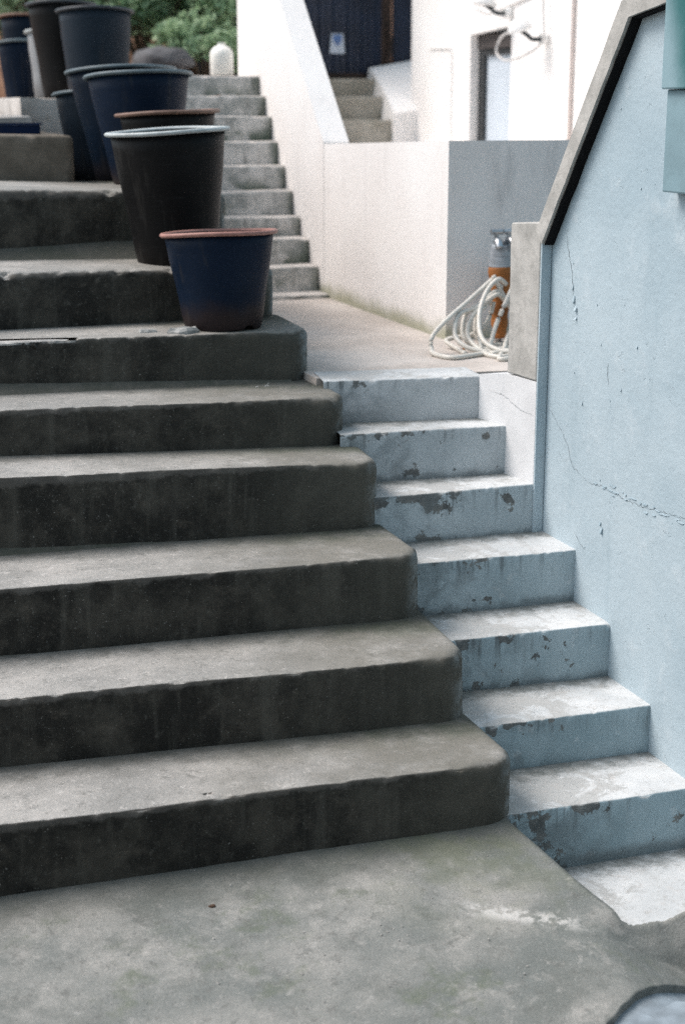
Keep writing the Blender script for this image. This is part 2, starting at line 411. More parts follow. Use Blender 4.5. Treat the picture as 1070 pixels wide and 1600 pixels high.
TRAY = mat_pot('deep_blue_tray_plastic', (0.006, 0.016, 0.05), 0.0)
DEADLEAF = plain('dry_leaf', (0.07, 0.04, 0.025), 0.8)
ORANGE = plain('orange_scrap', (0.45, 0.15, 0.03), 0.7)
LEAVES = [mat_leaf('leaf_green', (0.22, 0.34, 0.20), (0.38, 0.50, 0.31)),
          mat_leaf('leaf_dark_green', (0.12, 0.21, 0.12), (0.23, 0.34, 0.20)),
          mat_leaf('leaf_pale_green', (0.22, 0.32, 0.20), (0.36, 0.46, 0.30))]


def mat_teal():
    n = N('teal_duct_paint')
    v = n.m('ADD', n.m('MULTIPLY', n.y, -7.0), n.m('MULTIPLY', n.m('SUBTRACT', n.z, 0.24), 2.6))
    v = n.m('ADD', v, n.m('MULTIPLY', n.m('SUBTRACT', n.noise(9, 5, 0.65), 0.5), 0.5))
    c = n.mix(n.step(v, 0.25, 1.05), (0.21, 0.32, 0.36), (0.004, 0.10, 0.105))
    return n.done(c, 0.55, n.bump(n.noise(60, 4), 0.2, 0.003))
TEAL = mat_teal()


# ------------------------------------------------------------------ helpers: objects
def link(name, me, mat, parent=None, loc=(0, 0, 0), rz=0.0, smooth=False):
    o = bpy.data.objects.new(name, me)
    COL.objects.link(o)
    if mat is not None and not me.materials:
        for k in (mat if isinstance(mat, (list, tuple)) else [mat]):
            me.materials.append(k)
    if smooth:
        for p in me.polygons: p.use_smooth = True
    o.location = loc
    o.rotation_euler = (0, 0, rz)
    if parent is not None: o.parent = parent
    return o


def obj(name, bm, mat, parent=None, loc=(0, 0, 0), rz=0.0, smooth=False):
    me = bpy.data.meshes.new(name)
    bmesh.ops.recalc_face_normals(bm, faces=bm.faces[:])
    bm.to_mesh(me); bm.free()
    return link(name, me, mat, parent, loc, rz, smooth)


def thing(name, label, cat, loc=(0, 0, 0), rz=0.0, group=None):
    o = bpy.data.objects.new(name, None)
    o.empty_display_size = 0.1
    COL.objects.link(o)
    o.location = loc; o.rotation_euler = (0, 0, rz)
    return tag(o, label, cat, group)


def tag(o, label, cat, group=None):
    o['label'] = label; o['category'] = cat
    if group: o['group'] = group
    return o


def struct(o):
    o['kind'] = 'structure'
    return o


def box(bm, a, b, bevel=0.0):
    r = bmesh.ops.create_cube(bm, size=1)
    vs = r['verts']
    for v in vs:
        v.co = Vector(((a[i] + b[i]) / 2 + v.co[i] * (b[i] - a[i]) for i in range(3)))
    if bevel:
        es = list({e for v in vs for e in v.link_edges})
        bmesh.ops.bevel(bm, geom=es, offset=bevel, segments=2, affect='EDGES', profile=0.5)
    return bm


def prism_x(bm, prof, x0, x1):            # (y,z) outline pushed along x
    a = [bm.verts.new((x0, y, z)) for y, z in prof]
    b = [bm.verts.new((x1, y, z)) for y, z in prof]
    bm.faces.new(a); bm.faces.new(b[::-1])
    k = len(prof)
    for i in range(k):
        bm.faces.new((a[i], b[i], b[(i + 1) % k], a[(i + 1) % k]))
    return bm


def prism_z(bm, plan, z0, ztop):           # plan outline, top height a function or a number
    a = [bm.verts.new((x, y, z0)) for x, y in plan]
    b = [bm.verts.new((x, y, ztop(x, y) if callable(ztop) else ztop)) for x, y in plan]
    bm.faces.new(a[::-1]); bm.faces.new(b)
    k = len(plan)
    for i in range(k):
        bm.faces.new((a[i], a[(i + 1) % k], b[(i + 1) % k], b[i]))
    return bm


def bevel_all(bm, w, seg=2, ang=0.5):
    es = [e for e in bm.edges if len(e.link_faces) == 2 and e.calc_face_angle(0) > ang]
    bmesh.ops.bevel(bm, geom=es, offset=w, segments=seg, affect='EDGES', profile=0.5)


def smooth_path(pts, per=8):
    pts = [Vector(p) for p in pts]
    out = []
    for i in range(len(pts) - 1):
        p0 = pts[max(i - 1, 0)]; p1 = pts[i]; p2 = pts[i + 1]; p3 = pts[min(i + 2, len(pts) - 1)]
        for k in range(per):
            t = k / per
            out.append(0.5 * ((2 * p1) + (p2 - p0) * t + (2 * p0 - 5 * p1 + 4 * p2 - p3) * t * t + (3 * p1 - p0 - 3 * p2 + p3) * t ** 3))
    out.append(pts[-1])
    return out


def tube(bm, pts, r, seg=8, caps=True):
    pts = [Vector(p) for p in pts]
    rings = []
    for i, p in enumerate(pts):
        d = (pts[min(i + 1, len(pts) - 1)] - pts[max(i - 1, 0)]).normalized()
        ref = Vector((0, 0, 1)) if abs(d.z) < 0.9 else Vector((1, 0, 0))
        u = d.cross(ref).normalized(); v = u.cross(d)
        rr = r(i / max(len(pts) - 1, 1)) if callable(r) else r
        rings.append([bm.verts.new(p + (u * math.cos(2 * math.pi * k / seg) + v * math.sin(2 * math.pi * k / seg)) * rr) for k in range(seg)])
    for a, b in zip(rings, rings[1:]):
        for k in range(seg):
            bm.faces.new((a[k], a[(k + 1) % seg], b[(k + 1) % seg], b[k]))
    if caps:
        bm.faces.new(rings[0][::-1]); bm.faces.new(rings[-1])
    return bm


def lathe(bm, prof, seg=48, closed=False, center=(0, 0)):
    rings = []
    for r, z in prof:
        if r < 1e-6:
            rings.append([bm.verts.new((center[0], center[1], z))])
        else:
            rings.append([bm.verts.new((center[0] + r * math.cos(2 * math.pi * k / seg), center[1] + r * math.sin(2 * math.pi * k / seg), z)) for k in range(seg)])
    pairs = list(zip(rings, rings[1:]))
    if closed: pairs.append((rings[-1], rings[0]))
    for a, b in pairs:
        for k in range(seg):
            k2 = (k + 1) % seg
            if len(a) == 1 and len(b) == 1: continue
            if len(a) == 1: bm.faces.new((a[0], b[k2], b[k]))
            elif len(b) == 1: bm.faces.new((a[k], a[k2], b[0]))
            else: bm.faces.new((a[k], a[k2], b[k2], b[k]))
    return bm


def nz(x, y, z, s=1.0):
    return noise.noise(Vector((x * s, y * s, z * s)))


def step_mesh(name, L, d, h, slope=0.0, r0=0.010, r1=0.03, rc=0.09, seed=0, rough=1.0, chip=None, ds=0.012, lean=0.0):
    """One cast concrete step: local x=0 at its right front corner, front along -x, y to the back,
    z=0 at the top of the lip, worn and rounded along the lip and at the corner."""
    st = []                                                # x, y, nx, ny, edge radius
    n = int(L / ds)
    for i in range(n):
        x = -L + (L - rc) * i / (n - 1)
        st.append((x, 0.0, 0.0, -1.0, r0 + (r1 - r0) * max(0, 1 - (-x - rc) / 0.12) ** 2))
    if rc > 0.004:
        m = max(4, int(rc * 1.57 / ds))
        for i in range(1, m + 1):
            a = math.pi / 2 * i / m
            st.append((-rc + rc * math.sin(a), rc - rc * math.cos(a), math.sin(a), -math.cos(a), r1))
    st.append((0.0, d, 1.0, 0.0, r1))
    bm = bmesh.new()
    rings = []
    nr = 14
    for j in range(nr + 7):
        ring = []
        for (x, y, nx, ny, r) in st:
            r = r * (0.75 + 0.9 * abs(nz(x + seed, y, 0.3, 5.0)) + 0.5 * abs(nz(x + seed, y, 9.3, 24)))
            z_top = -slope * x + 0.004 * nz(x + seed * 3.1, y, 1.7, 2.2) * rough
            if j < nr:
                off = 0.0; z = -h + (z_top - r + h) * j / (nr - 1) ; k = 0.0
            elif j < nr + 5:
                a = math.pi / 2 * (j - nr + 1) / 5
                off = r * (1 - math.cos(a)); z = z_top - r + r * math.sin(a); k = 1.0
            elif j == nr + 5:
                off = r + 0.012; z = z_top; k = 0
            else:
                off = r + 0.03; z = z_top; k = 0
            if j < nr + 5:
                dd = rough * (0.0035 * nz(x + seed, z * 1.0, y, 4.0) + 0.0016 * nz(x + seed, z, y, 19.0) + 0.0008 * nz(x + seed, z, y, 55.0))
                off -= dd
            if k:
                c = max(0, nz(x + seed * 2, y, z, 17) - 0.33) * 0.022 * rough + max(0, nz(x + seed * 5, y, z, 60) - 0.25) * 0.012 * rough
                off += c * 0.6; z -= c * 0.7
            if chip is not None:
                cd = chip(x)
                if cd > 0 and j >= nr - 4:
                    e = 0.6 + 0.8 * nz(x, j * 0.13, 3.3, 26)
                    if j < nr: pass
                    elif j < nr + 5: off += cd * 0.25 * (j - nr + 1) / 5 * e; z = min(z, z_top - cd * (0.95 - 0.25 * (j - nr) / 5 + 0.4 * nz(x, j * 0.2, 7, 22)))
                    elif j == nr + 5: off += cd * 1.3; z = z_top - cd * (0.55 + 0.35 * nz(x, 0, 5, 30))
                    else: off += cd * 1.45 - 0.012
            off += lean * (-z)
            ring.append(bm.verts.new((x - nx * off, y - ny * off, z)))
        rings.append(ring)
    m = len(st)
    for a, b in zip(rings, rings[1:]):
        for i in range(m - 1):
            f = bm.faces.new((a[i], a[i + 1], b[i + 1], b[i])); f.smooth = True
    last = rings[-1]
    bk = bm.verts.new((-L, d, slope * L))
    cap = bm.faces.new(last + [bk]); cap.smooth = False
    bmesh.ops.triangulate(bm, faces=[cap])
    me = bpy.data.meshes.new(name)
    bm.to_mesh(me); bm.free()
    return me


def add_steps(root, rows, mat, name='step', xr_extra=0.0):
    """rows: (left point, right point, z at left, z at right, z of foot, tread, kwargs)."""
    out = []
    for k, (pl, pr, zl, zr, zf, tread, L, kw) in enumerate(rows):
        dx, dy = pr[0] - pl[0], pr[1] - pl[1]
        ln = math.hypot(dx, dy)
        ang = math.atan2(dy, dx)
        slope = (zr - zl) / ln
        me = step_mesh(name, L, tread + 0.10, zr - zf + 0.03, slope=-slope * -1, seed=k * 7.3 + 1.1, **kw)
        o = link(name, me, mat[k] if isinstance(mat, list) else mat, root, (pr[0], pr[1], zr), ang)
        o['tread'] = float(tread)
        out.append(o)
    return out


# ------------------------------------------------------------------ ground, landing, floor
bm = bmesh.new()
g = 300
vs = [bm.verts.new(p) for p in ((-g, -g, -0.27), (g, -g, -0.27), (g, g, -0.27), (-g, g, -0.27))]
bm.faces.new(vs)
ground = struct(obj('ground', bm, GROUND))


def edge_x(y):                                   # right edge of the landing
    pts = [(3.40, 1.54), (3.12, 1.546), (2.85, 1.588), (2.70, 1.622), (2.60, 1.68), (2.45, 1.80), (1.8, 2.0)]
    for (y0, x0), (y1, x1) in zip(pts, pts[1:]):
        if y <= y0 and y >= y1:
            t = (y0 - y) / (y0 - y1); return x0 + (x1 - x0) * t
    return pts[-1][0] if y < 1.8 else pts[0][1]


def front_y(x):
    pts = [(-2.2, 2.05), (1.24, 2.14), (1.34, 2.30), (1.405, 2.385), (1.47, 2.425), (1.54, 2.465), (1.62, 2.505), (1.70, 2.53), (1.85, 2.56), (2.5, 2.60)]
    for (x0, y0), (x1, y1) in zip(pts, pts[1:]):
        if x0 <= x <= x1:
            return y0 + (y1 - y0) * (x - x0) / (x1 - x0)
    return 2.4


def land_z(x, y):
    z = min(0.0, max(-0.11 * (3.12 - y), -0.075))
    t = min(max((x - 1.50) / 0.28, 0), 1) * min(max((2.74 - 0.55 * max(0, x - 1.72) + 0.035 * nz(x, y, 4, 9) - y) / 0.10, 0), 1)
    t = t * t * (3 - 2 * t)
    return z + (-0.163 - z) * t


bm = bmesh.new()
NX, NY = 380, 150
grid = []
for j in range(NY + 1):
    row = []
    for i in range(NX + 1):
        u = -3.6 + 4.2 * (i / NX) if i < NX * 0.75 else -0.45 + 1.05 * (i - NX * 0.75) / (NX * 0.25)
        if i < NX * 0.75: u = -3.6 + 3.15 * i / (NX * 0.75)
        x = 1.6 + u
        fy = front_y(x) + 0.006 * nz(x, 0.2, 0.1, 9) + 0.005 * nz(x, 0.2, 4.1, 33)
        y = fy + (3.34 - fy) * j / NY
        q = min(max((y - 2.60) / 0.10, 0), 1)
        x += (edge_x(y) - 1.6) * q * q * (3 - 2 * q)       # columns follow the slab's edge
        z = land_z(x, y)
        z += 0.004 * nz(x, y, 0, 2.5) + 0.0015 * nz(x, y, 3, 12)
        if x > 1.6: z += 0.007 * nz(x, y, 6, 14) * min((x - 1.6) / 0.1, 1)
        ex = edge_x(y) + 0.012
        t = min(max((x - ex + 0.02) / 0.03, 0), 1)
        if y > 2.69:
            q = min((y - 2.69) / 0.05, 1); q = q * q * (3 - 2 * q)
            low = z + (-0.25 - z) * q
            z = z + (low - z) * (t * t * (3 - 2 * t))
        dfr = y - fy
        if dfr < 0.03:
            z -= (1 - dfr / 0.03) ** 2 * (0.002 + 0.004 * nz(x, 1, 2, 24))
        row.append(bm.verts.new((x, y, z)))
    grid.append(row)
for a, b in zip(grid, grid[1:]):
    for i in range(NX):
        bm.faces.new((a[i], a[i + 1], b[i + 1], b[i])).smooth = True
sk = [bm.verts.new((v.co.x + 0.004 * nz(v.co.x, 3, 1, 30), v.co.y + 0.004, -0.28)) for v in grid[0]]
for i in range(NX):
    bm.faces.new((sk[i], sk[i + 1], grid[0][i + 1], grid[0][i]))
struct(obj('landing', bm, LAND))

# paved strip in front of the landing, block by block
pav = struct(bpy.data.objects.new('pavement', None)); COL.objects.link(pav)
bm = bmesh.new()
grid = []
for j in range(25):
    row = []
    for i in range(61):
        x = 0.9 + 1.6 * i / 60
        fy = front_y(x)
        y = fy + 0.03 - (0.9 + fy - 2.1) * j / 24
        row.append(bm.verts.new((x, y, land_z(x, fy) - 0.020 + 0.002 * nz(x, y, 0, 20))))
    grid.append(row)
for a, b in zip(grid, grid[1:]):
    for i in range(60): bm.faces.new((a[i], a[i + 1], b[i + 1], b[i])).smooth = True
obj('bed', bm, PAVER, pav)
pm = bpy.data.meshes.new('brick')
bm = bmesh.new()
zig = [(-0.052, -0.036), (-0.03, -0.046), (0.0, -0.036), (0.03, -0.026), (0.052, -0.036), (0.062, 0.0), (0.052, 0.036), (0.03, 0.046), (0.0, 0.036), (-0.03, 0.026), (-0.052, 0.036), (-0.042, 0.0)]
prism_z(bm, zig, -0.03, 0.0)
bevel_all(bm, 0.003, 1, 0.6)
bm.to_mesh(pm); bm.free()
for i in range(15):
    for j in range(11):
        x = 1.02 + 0.108 * i; y = 1.74 + 0.080 * j
        if y > front_y(x) - 0.035 or y < 1.8: continue
        link('brick', pm, PAVER, pav, (x, y, land_z(x, front_y(x)) - 0.012 + random.uniform(-0.003, 0.002)), random.uniform(-0.02, 0.02))

# pale painted floor at the foot of the blue steps (thin coat over the slab)
bm = bmesh.new()
NX, NY = 60, 70
grid = []
for j in range(NY + 1):
    row = []
    for i in range(NX + 1):
        t = i / NX
        yb = 2.52
        y = yb + (3.165 - yb) * j / NY
        xl = edge_x(max(y, 2.7)) - 0.01
        xr = 2.35
        x = xl + (xr - xl) * t
        row.append(bm.verts.new((x, y, -0.1725 + 0.0015 * nz(x, y, 5, 6) - (0.012 if j == 0 else 0))))
    grid.append(row)
for a, b in zip(grid, grid[1:]):
    for i in range(NX):
        bm.faces.new((a[i], a[i + 1], b[i + 1], b[i])).smooth = True
o = struct(obj('painted_floor', bm, BLUESTEP, None))
for v in o.data.vertices: v.co -= Vector((2.0, 2.80, -0.1725))
o.location = (2.0, 2.80, -0.1725)
o['tread'] = 0.352

# floor between the two flights
bm = bmesh.new()
prism_z(bm, [(1.502, 4.485), (2.769, 4.351), (2.769, 5.112), (2.247, 5.112), (2.247, 6.518), (1.46, 6.518), (1.46, 4.66), (1.502, 4.64)], 0.2, 0.8789)
struct(obj('upper_floor', bm, PLATFORM))

# unseen house added behind the viewpoint to darken the faces turned to it
bm = bmesh.new()
prism_x(bm, [(-3.2, -0.3), (-3.2, 5.6), (-5.2, 7.0), (-7.2, 5.6), (-7.2, -0.3)], -9, 8)
opp = struct(obj('added_shade_building', bm, KERB))
for kx in (-6.5, -3.6, -0.7, 2.2, 5.1):
    for kz in (0.9, 3.4):
        bm = bmesh.new(); box(bm, (kx, -3.24, kz), (kx + 1.1, -3.19, kz + 1.3)); box(bm, (kx - 0.08, -3.27, kz - 0.08), (kx + 1.18, -3.16, kz - 0.003))
        obj('window', bm, FRAME, opp)

# ------------------------------------------------------------------ dark concrete staircase (left)
stair = thing('concrete_staircase', 'dark weathered concrete staircase with rounded corners, flowerpots standing on its upper steps', 'stairs', (1.0, 3.1, 0))
def bring(o):                                         # children keep world coordinates
    o.location = Vector(o.location) - Vector(o.parent.location)
    return o

SROWS = [
    ((0.311, 3.157), (1.539, 3.120), 0.142, 0.158, 0.0, 0.29),
    ((0.359, 3.466), (1.531, 3.401), 0.323, 0.334, 0.148, 0.31),
    ((0.408, 3.765), (1.534, 3.725), 0.504, 0.513, 0.326, 0.31),
    ((0.460, 4.090), (1.525, 4.028), 0.683, 0.709, 0.506, 0.255),
    ((0.504, 4.354), (1.500, 4.267), 0.845, 0.856, 0.690, 0.29),
    ((0.548, 4.631), (1.494, 4.583), 1.009, 1.015, 0.848, 0.29),
    ((0.587, 4.872), (1.475, 4.918), 1.168, 1.184, 1.008, 0.44),
    ((0.654, 5.330), (1.476, 5.372), 1.369, 1.400, 1.170, 0.75),
]
rows = []
for k, (pl, pr, zl, zr, zf, tr) in enumerate(SROWS):
    kw = dict(rc=0.095 if k < 6 else 0.05, r1=0.030, r0=0.0048)
    if k == 5:
        def chip(x):
            a = min(max((-x - 0.735) / 0.012, 0), 1)
            return 0.045 * a * (0.85 + 0.5 * nz(x, 2, 2, 12))
        kw['chip'] = chip
    if k in (6, 7):
        kw['r0'] = 0.018; kw['rough'] = 1.8
    if k < 7: pr = (pr[0] + 0.032, pr[1] - 0.001)          # allow for the rounded corner
    rows.append((pl, pr, zl, zr, zf, tr, 2.6, kw))
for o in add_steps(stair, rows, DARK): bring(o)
# the top step ends short of the right-hand pots
rows = [((0.20, 6.09), (1.055, 6.06), 1.578, 1.590, 1.36, 0.9, 2.4, dict(rc=0.03, r0=0.012, r1=0.015))]
for o in add_steps(stair, rows, STEP9): bring(o)
bm = bmesh.new()
prism_z(bm, [(1.03, 6.08), (1.475, 6.02), (1.475, 6.96), (1.03, 6.96)], 0.9, 1.388)
bring(obj('side_ledge', bm, DARK, stair))
bm = bmesh.new()                                       # solid core under the flight
prism_x(bm, [(3.3, -0.1), (6.9, -0.1), (6.9, 1.33), (5.5, 1.33), (5.1, 1.1), (4.7, 0.94), (4.2, 0.6), (3.6, 0.25)], -1.6, 1.452)
bring(obj('core', bm, DARK, stair))


def shard(rx, ry, rz, seed, n=11):
    """A broken flat flake of concrete."""
    rnd = random.Random(seed)
    bm = bmesh.new()
    pl = []
    for k in range(n):
        a = 2 * math.pi * k / n
        q = rnd.uniform(0.72, 1.1)
        pl.append((rx * q * math.cos(a), ry * q * math.sin(a)))
    lo = [bm.verts.new((x, y, 0)) for x, y in pl]
    mi = [bm.verts.new((x * 1.02, y * 1.02, rz * rnd.uniform(0.35, 0.7))) for x, y in pl]
    up = [bm.verts.new((x * 0.82, y * 0.8, rz * rnd.uniform(0.75, 1.05))) for x, y in pl]
    bm.faces.new(lo[::-1]); bm.faces.new(up)
    for a, b in ((lo, mi), (mi, up)):
        for k in range(n):
            bm.faces.new((a[k], a[(k + 1) % n], b[(k + 1) % n], b[k]))
    return bm


tag(obj('concrete_chip', shard(0.036, 0.026, 0.014, 3), STONE, None, (1.018, 4.70, 1.0125)), 'small flat grey concrete chip lying left of the larger chip beside the red-rimmed pot', 'stone')
tag(obj('concrete_chip', shard(0.052, 0.034, 0.022, 5), STONE, None, (1.125, 4.655, 1.0125), 0.3), 'larger grey concrete chip touching the left side of the red-rimmed blue pot', 'stone')
tag(obj('broken_slab', shard(0.62, 0.055, 0.022, 8, 30), FRESH, None, (0.55, 5.95, 1.378), -0.02), 'thin broken cement slab lying along the back of the upper step left of the pots', 'slab')
tag(obj('concrete_chip', shard(0.30, 0.026, 0.010, 12, 24), FRESH, None, (0.48, 4.655, 1.008), -0.05), 'loose cement flake along the broken lip of the step at the left edge', 'stone')
tag(obj('dry_leaf', shard(0.010, 0.007, 0.006, 31, 7), DEADLEAF, None, (0.752, 2.985, -0.0165)), 'tiny dark dry leaf lying on the landing below the lowest step', 'leaf')

# loose grit lying on treads and landing
bm = bmesh.new()
def grit(x, y, z, s):
    r = bmesh.ops.create_icosphere(bm, subdivisions=1, radius=s, matrix=Matrix.Translation((x, y, z + s * 0.5)))
    for v in r['verts']:
        v.co += Vector((random.uniform(-1, 1), random.uniform(-1, 1), random.uniform(-1, 1))) * s * 0.35
for _ in range(150):
    k = random.choice((0, 1, 2, 3, 4, 5, 5, 6))
    pl, pr, zl, zr, zf, tr = SROWS[k]
    t = random.uniform(0.0, 0.92)
    x = pl[0] + (pr[0] - pl[0]) * t
    y = pl[1] + (pr[1] - pl[1]) * t + tr * (random.random() ** 0.35) * 0.93 + 0.02
    grit(x, y, zl + (zr - zl) * t, random.choice((0.0012, 0.0016, 0.002, 0.0028)))
for _ in range(90):
    x = random.uniform(0.2, 1.5); y = random.uniform(2.5, 3.14)
    grit(x, y, land_z(x, y), random.choice((0.001, 0.0014, 0.0018, 0.0024)))
for _ in range(16):
    grit(random.uniform(0.93, 1.02), random.uniform(4.545, 4.575), 0.852, random.uniform(0.002, 0.006))
    grit(random.uniform(1.30, 1.37), random.uniform(4.52, 4.545), 0.855, random.uniform(0.0015, 0.004))
o = obj('grit', bm, FRESH); o['kind'] = 'stuff'

# ------------------------------------------------------------------ painted steps (right)
paint = thing('painted_staircase', 'narrow flight of pale blue painted steps with peeling risers beside the blue wall', 'stairs', (1.864, 3.142, -0.1744))
RROWS = [  # numbers already scaled about the camera, as for the walls and background beyond
    ((1.651, 3.152), (2.103, 3.144), -0.0029, -0.0029, -0.1744, 0.2396),
    ((1.597, 3.403), (2.103, 3.382), 0.1302, 0.1313, -0.0040, 0.2364),
    ((1.576, 3.643), (2.103, 3.619), 0.2857, 0.2867, 0.1302, 0.2183),
    ((1.555, 3.856), (2.103, 3.839), 0.4444, 0.4454, 0.2857, 0.213),
    ((1.555, 4.066), (2.087, 4.06), 0.5913, 0.5924, 0.4433, 0.1757),
    ((1.555, 4.251), (2.039, 4.217), 0.7447, 0.7458, 0.5913, 0.1438),
    ((1.491, 4.423), (2.008, 4.349), 0.8810, 0.8810, 0.7447, 0.06922),
]
rows = [(pl, pr, zl, zr, zf, tr, min(0.60, pr[0] - 1.498 if zr > 0.7 else 1), dict(rc=0.0035, r0=0.005, r1=0.005, ds=0.006, rough=0.9)) for pl, pr, zl, zr, zf, tr in RROWS]
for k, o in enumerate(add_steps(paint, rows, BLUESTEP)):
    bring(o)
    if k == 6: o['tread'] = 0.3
    o['bluer_shade'] = (1.0, 0.95, 0.85, 0.75, 0.5, 0.3, 0.05)[k]
    o['peel'] = (0.03, -0.02, 0.01, 0.015, 0.045, 0.03, -0.10)[k]

# ------------------------------------------------------------------ blue wall with sloping coping
wall = thing('blue_wall', 'tall pale blue painted plaster wall with sloping grey concrete coping and end post', 'wall', (2.13, 3.195, -0.2170))
PATH = [(4.047, 1.3134), (3.605, 1.9173), (2.13, 2.1260)]
bm = bmesh.new()
prism_x(bm, [(4.06, -0.4300), (4.06, 1.3219), (3.605, 1.9396), (1.704, 2.2059), (1.704, -0.4300)], 2.082, 2.22)
bring(obj('wall_body', bm, BLUEWALL, wall))
bm = bmesh.new()
up = [(4.084, 1.3507), (3.643, 1.9588), (2.13, 2.1814)]
# slab broken into short runs so its lip is not ruler straight
low, top = [], []
for (a, b), (c, d) in zip(zip(PATH, PATH[1:]), zip(up, up[1:])):
    for k in range(24):
        t = k / 24
        low.append((a[0] + (b[0] - a[0]) * t + 0.0035 * nz(t * 9, 1, a[0], 1.4), a[1] + (b[1] - a[1]) * t + 0.003 * nz(t * 9, 5, a[0], 1.1)))
        top.append((c[0] + (d[0] - c[0]) * t + 0.003 * nz(t * 9, 8, a[0], 1.2), c[1] + (d[1] - c[1]) * t))
prism_x(bm, low + top[::-1], 2.043, 2.27)
bevel_all(bm, 0.004, 1, 0.9)
bring(obj('coping', bm, COPING, wall))
bm = bmesh.new()                                       # black strip in place of the deep shade under the slab
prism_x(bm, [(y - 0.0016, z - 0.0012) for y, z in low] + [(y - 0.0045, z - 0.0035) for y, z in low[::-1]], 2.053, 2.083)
bring(obj('shade_strip', bm, SHADE_BLACK, wall))
bm = bmesh.new()
prism_z(bm, [(2.047, 4.06), (2.029, 4.223), (2.236, 4.233), (2.236, 4.06)], 0.9087, lambda x, y: 1.374 - (0.012 if y > 4.15 else 0))
bmesh.ops.subdivide_edges(bm, edges=bm.edges[:], cuts=5, use_grid_fill=True)
for v in bm.verts: v.co += Vector((nz(*v.co, 14), nz(v.co.y, v.co.z, v.co.x, 14), nz(v.co.z, v.co.x, v.co.y, 11))) * 0.0025
bevel_all(bm, 0.004, 1, 0.9)
bring(obj('post', bm, COPING, wall))
bm = bmesh.new()                                       # white painted sill below the post
prism_z(bm, [(2.049, 4.062), (2.026, 4.228), (1.994, 4.347), (2.055, 4.352), (2.236, 4.351), (2.236, 4.062)], -0.25, lambda x, y: 0.9055 if y < 4.26 else 0.8865)
bring(obj('sill', bm, SILLWHITE, wall))
bm = bmesh.new()                                       # blue face on the front of the post
box(bm, (2.049, 4.053, -0.2170), (2.08, 4.06, 1.3379))
bring(obj('post_facing', bm, BLUEWALL, wall))


def ribbon(bm, pts, w, x, jag=0.5, seed=0):
    """A crack: jagged thin strip lying on the wall plane x, pts are (y, z)."""
    rnd = random.Random(seed)
    P = []
    for (a, b) in zip(pts, pts[1:]):
        n = max(2, int(math.hypot(b[0] - a[0], b[1] - a[1]) / 0.007))
        for k in range(n):
            t = k / n
            P.append((a[0] + (b[0] - a[0]) * t + rnd.uniform(-1, 1) * 0.0026 * jag, a[1] + (b[1] - a[1]) * t + rnd.uniform(-1, 1) * 0.0026 * jag))
    P.append(pts[-1])
    prev = None
    for i, (y, z) in enumerate(P):
        a = P[max(i - 1, 0)]; b = P[min(i + 1, len(P) - 1)]
        dy, dz = b[0] - a[0], b[1] - a[1]; l = math.hypot(dy, dz) or 1
        q = w * rnd.uniform(0.35, 1.3) * min(1, 0.25 + 4 * min(i, len(P) - 1 - i) / len(P))
        v1 = bm.verts.new((x, y - dz / l * q, z + dy / l * q)); v2 = bm.verts.new((x, y + dz / l * q, z - dy / l * q))
        if prev: bm.faces.new((prev[0], prev[1], v2, v1))
        prev = (v1, v2)
    return bm


def flake(bm, y, z, sy, sz, x, lift, seed):
    """A curled chip of paint standing off the wall."""
    rnd = random.Random(seed)
    n = 7
    c = [(y + sy * rnd.uniform(0.6, 1.1) * math.cos(2 * math.pi * k / n), z + sz * rnd.uniform(0.6, 1.1) * math.sin(2 * math.pi * k / n)) for k in range(n)]
    a = [bm.verts.new((x - 0.0008, p[0], p[1])) for p in c]
    b = [bm.verts.new((x - 0.0015 - lift * max(0, (z + sz - p[1]) / (2 * sz)) * rnd.uniform(0.6, 1.2), y + (p[0] - y) * 0.96, z + (p[1] - z) * 0.96)) for p in c]
    bm.faces.new(b)
    for k in range(n):
        bm.faces.new((a[k], a[(k + 1) % n], b[(k + 1) % n], b[k]))


X = 2.0812
bm = bmesh.new()
ribbon(bm, [(3.968, 1.3560), (3.958, 1.3166), (3.941, 1.2740), (3.926, 1.2421), (3.917, 1.2048), (3.911, 1.1568)], 0.0009, X, 1.0, 1)
ribbon(bm, [(4.047, 0.8320), (4.004, 0.8107), (3.941, 0.7660), (3.911, 0.7415), (3.893, 0.7042), (3.872, 0.6829), (3.823, 0.6723)], 0.0006, X, 1.2, 3)
ribbon(bm, [(3.823, 0.6723), (3.775, 0.6595), (3.706, 0.6680), (3.628, 0.6659), (3.546, 0.6584), (3.49, 0.6638), (3.408, 0.6723), (3.301, 0.6797), (3.195, 0.6883)], 0.0005, X, 1.4, 4)
ribbon(bm, [(3.855, 0.4966), (3.818, 0.4699), (3.781, 0.4593)], 0.0006, X, 1.2, 6)
ribbon(bm, [(3.696, 1.0184), (3.701, 0.9865), (3.69, 0.9545)], 0.0008, X, 1.2, 7)
bring(obj('crack', bm, CRACK, wall))
bm = bmesh.new()
ribbon(bm, [(4.292, 0.8427), (4.228, 0.8374), (4.153, 0.8107), (4.111, 0.8033), (4.065, 0.8054)], 0.0005, 2.0, 0.8, 2)
for v in bm.verts:                                     # follow the splayed sill face
    v.co.x = 2.049 - (v.co.y - 4.062) / 0.166 * 0.023 - 0.0012 if v.co.y < 4.228 else 2.026 - (v.co.y - 4.228) / 0.119 * 0.032 - 0.0012
bring(obj('crack', bm, CRACK, wall))
bm = bmesh.new()
rnd = random.Random(11)
for k in range(34):                                   # flaking along the level crack
    t = rnd.random() ** 0.7
    y = 3.74 - 0.56 * t; z = 0.664 + 0.014 * t + rnd.gauss(0, 0.008)
    flake(bm, y, z, rnd.uniform(0.005, 0.018), rnd.uniform(0.0012, 0.004), 2.082, rnd.uniform(0.0006, 0.002), k)
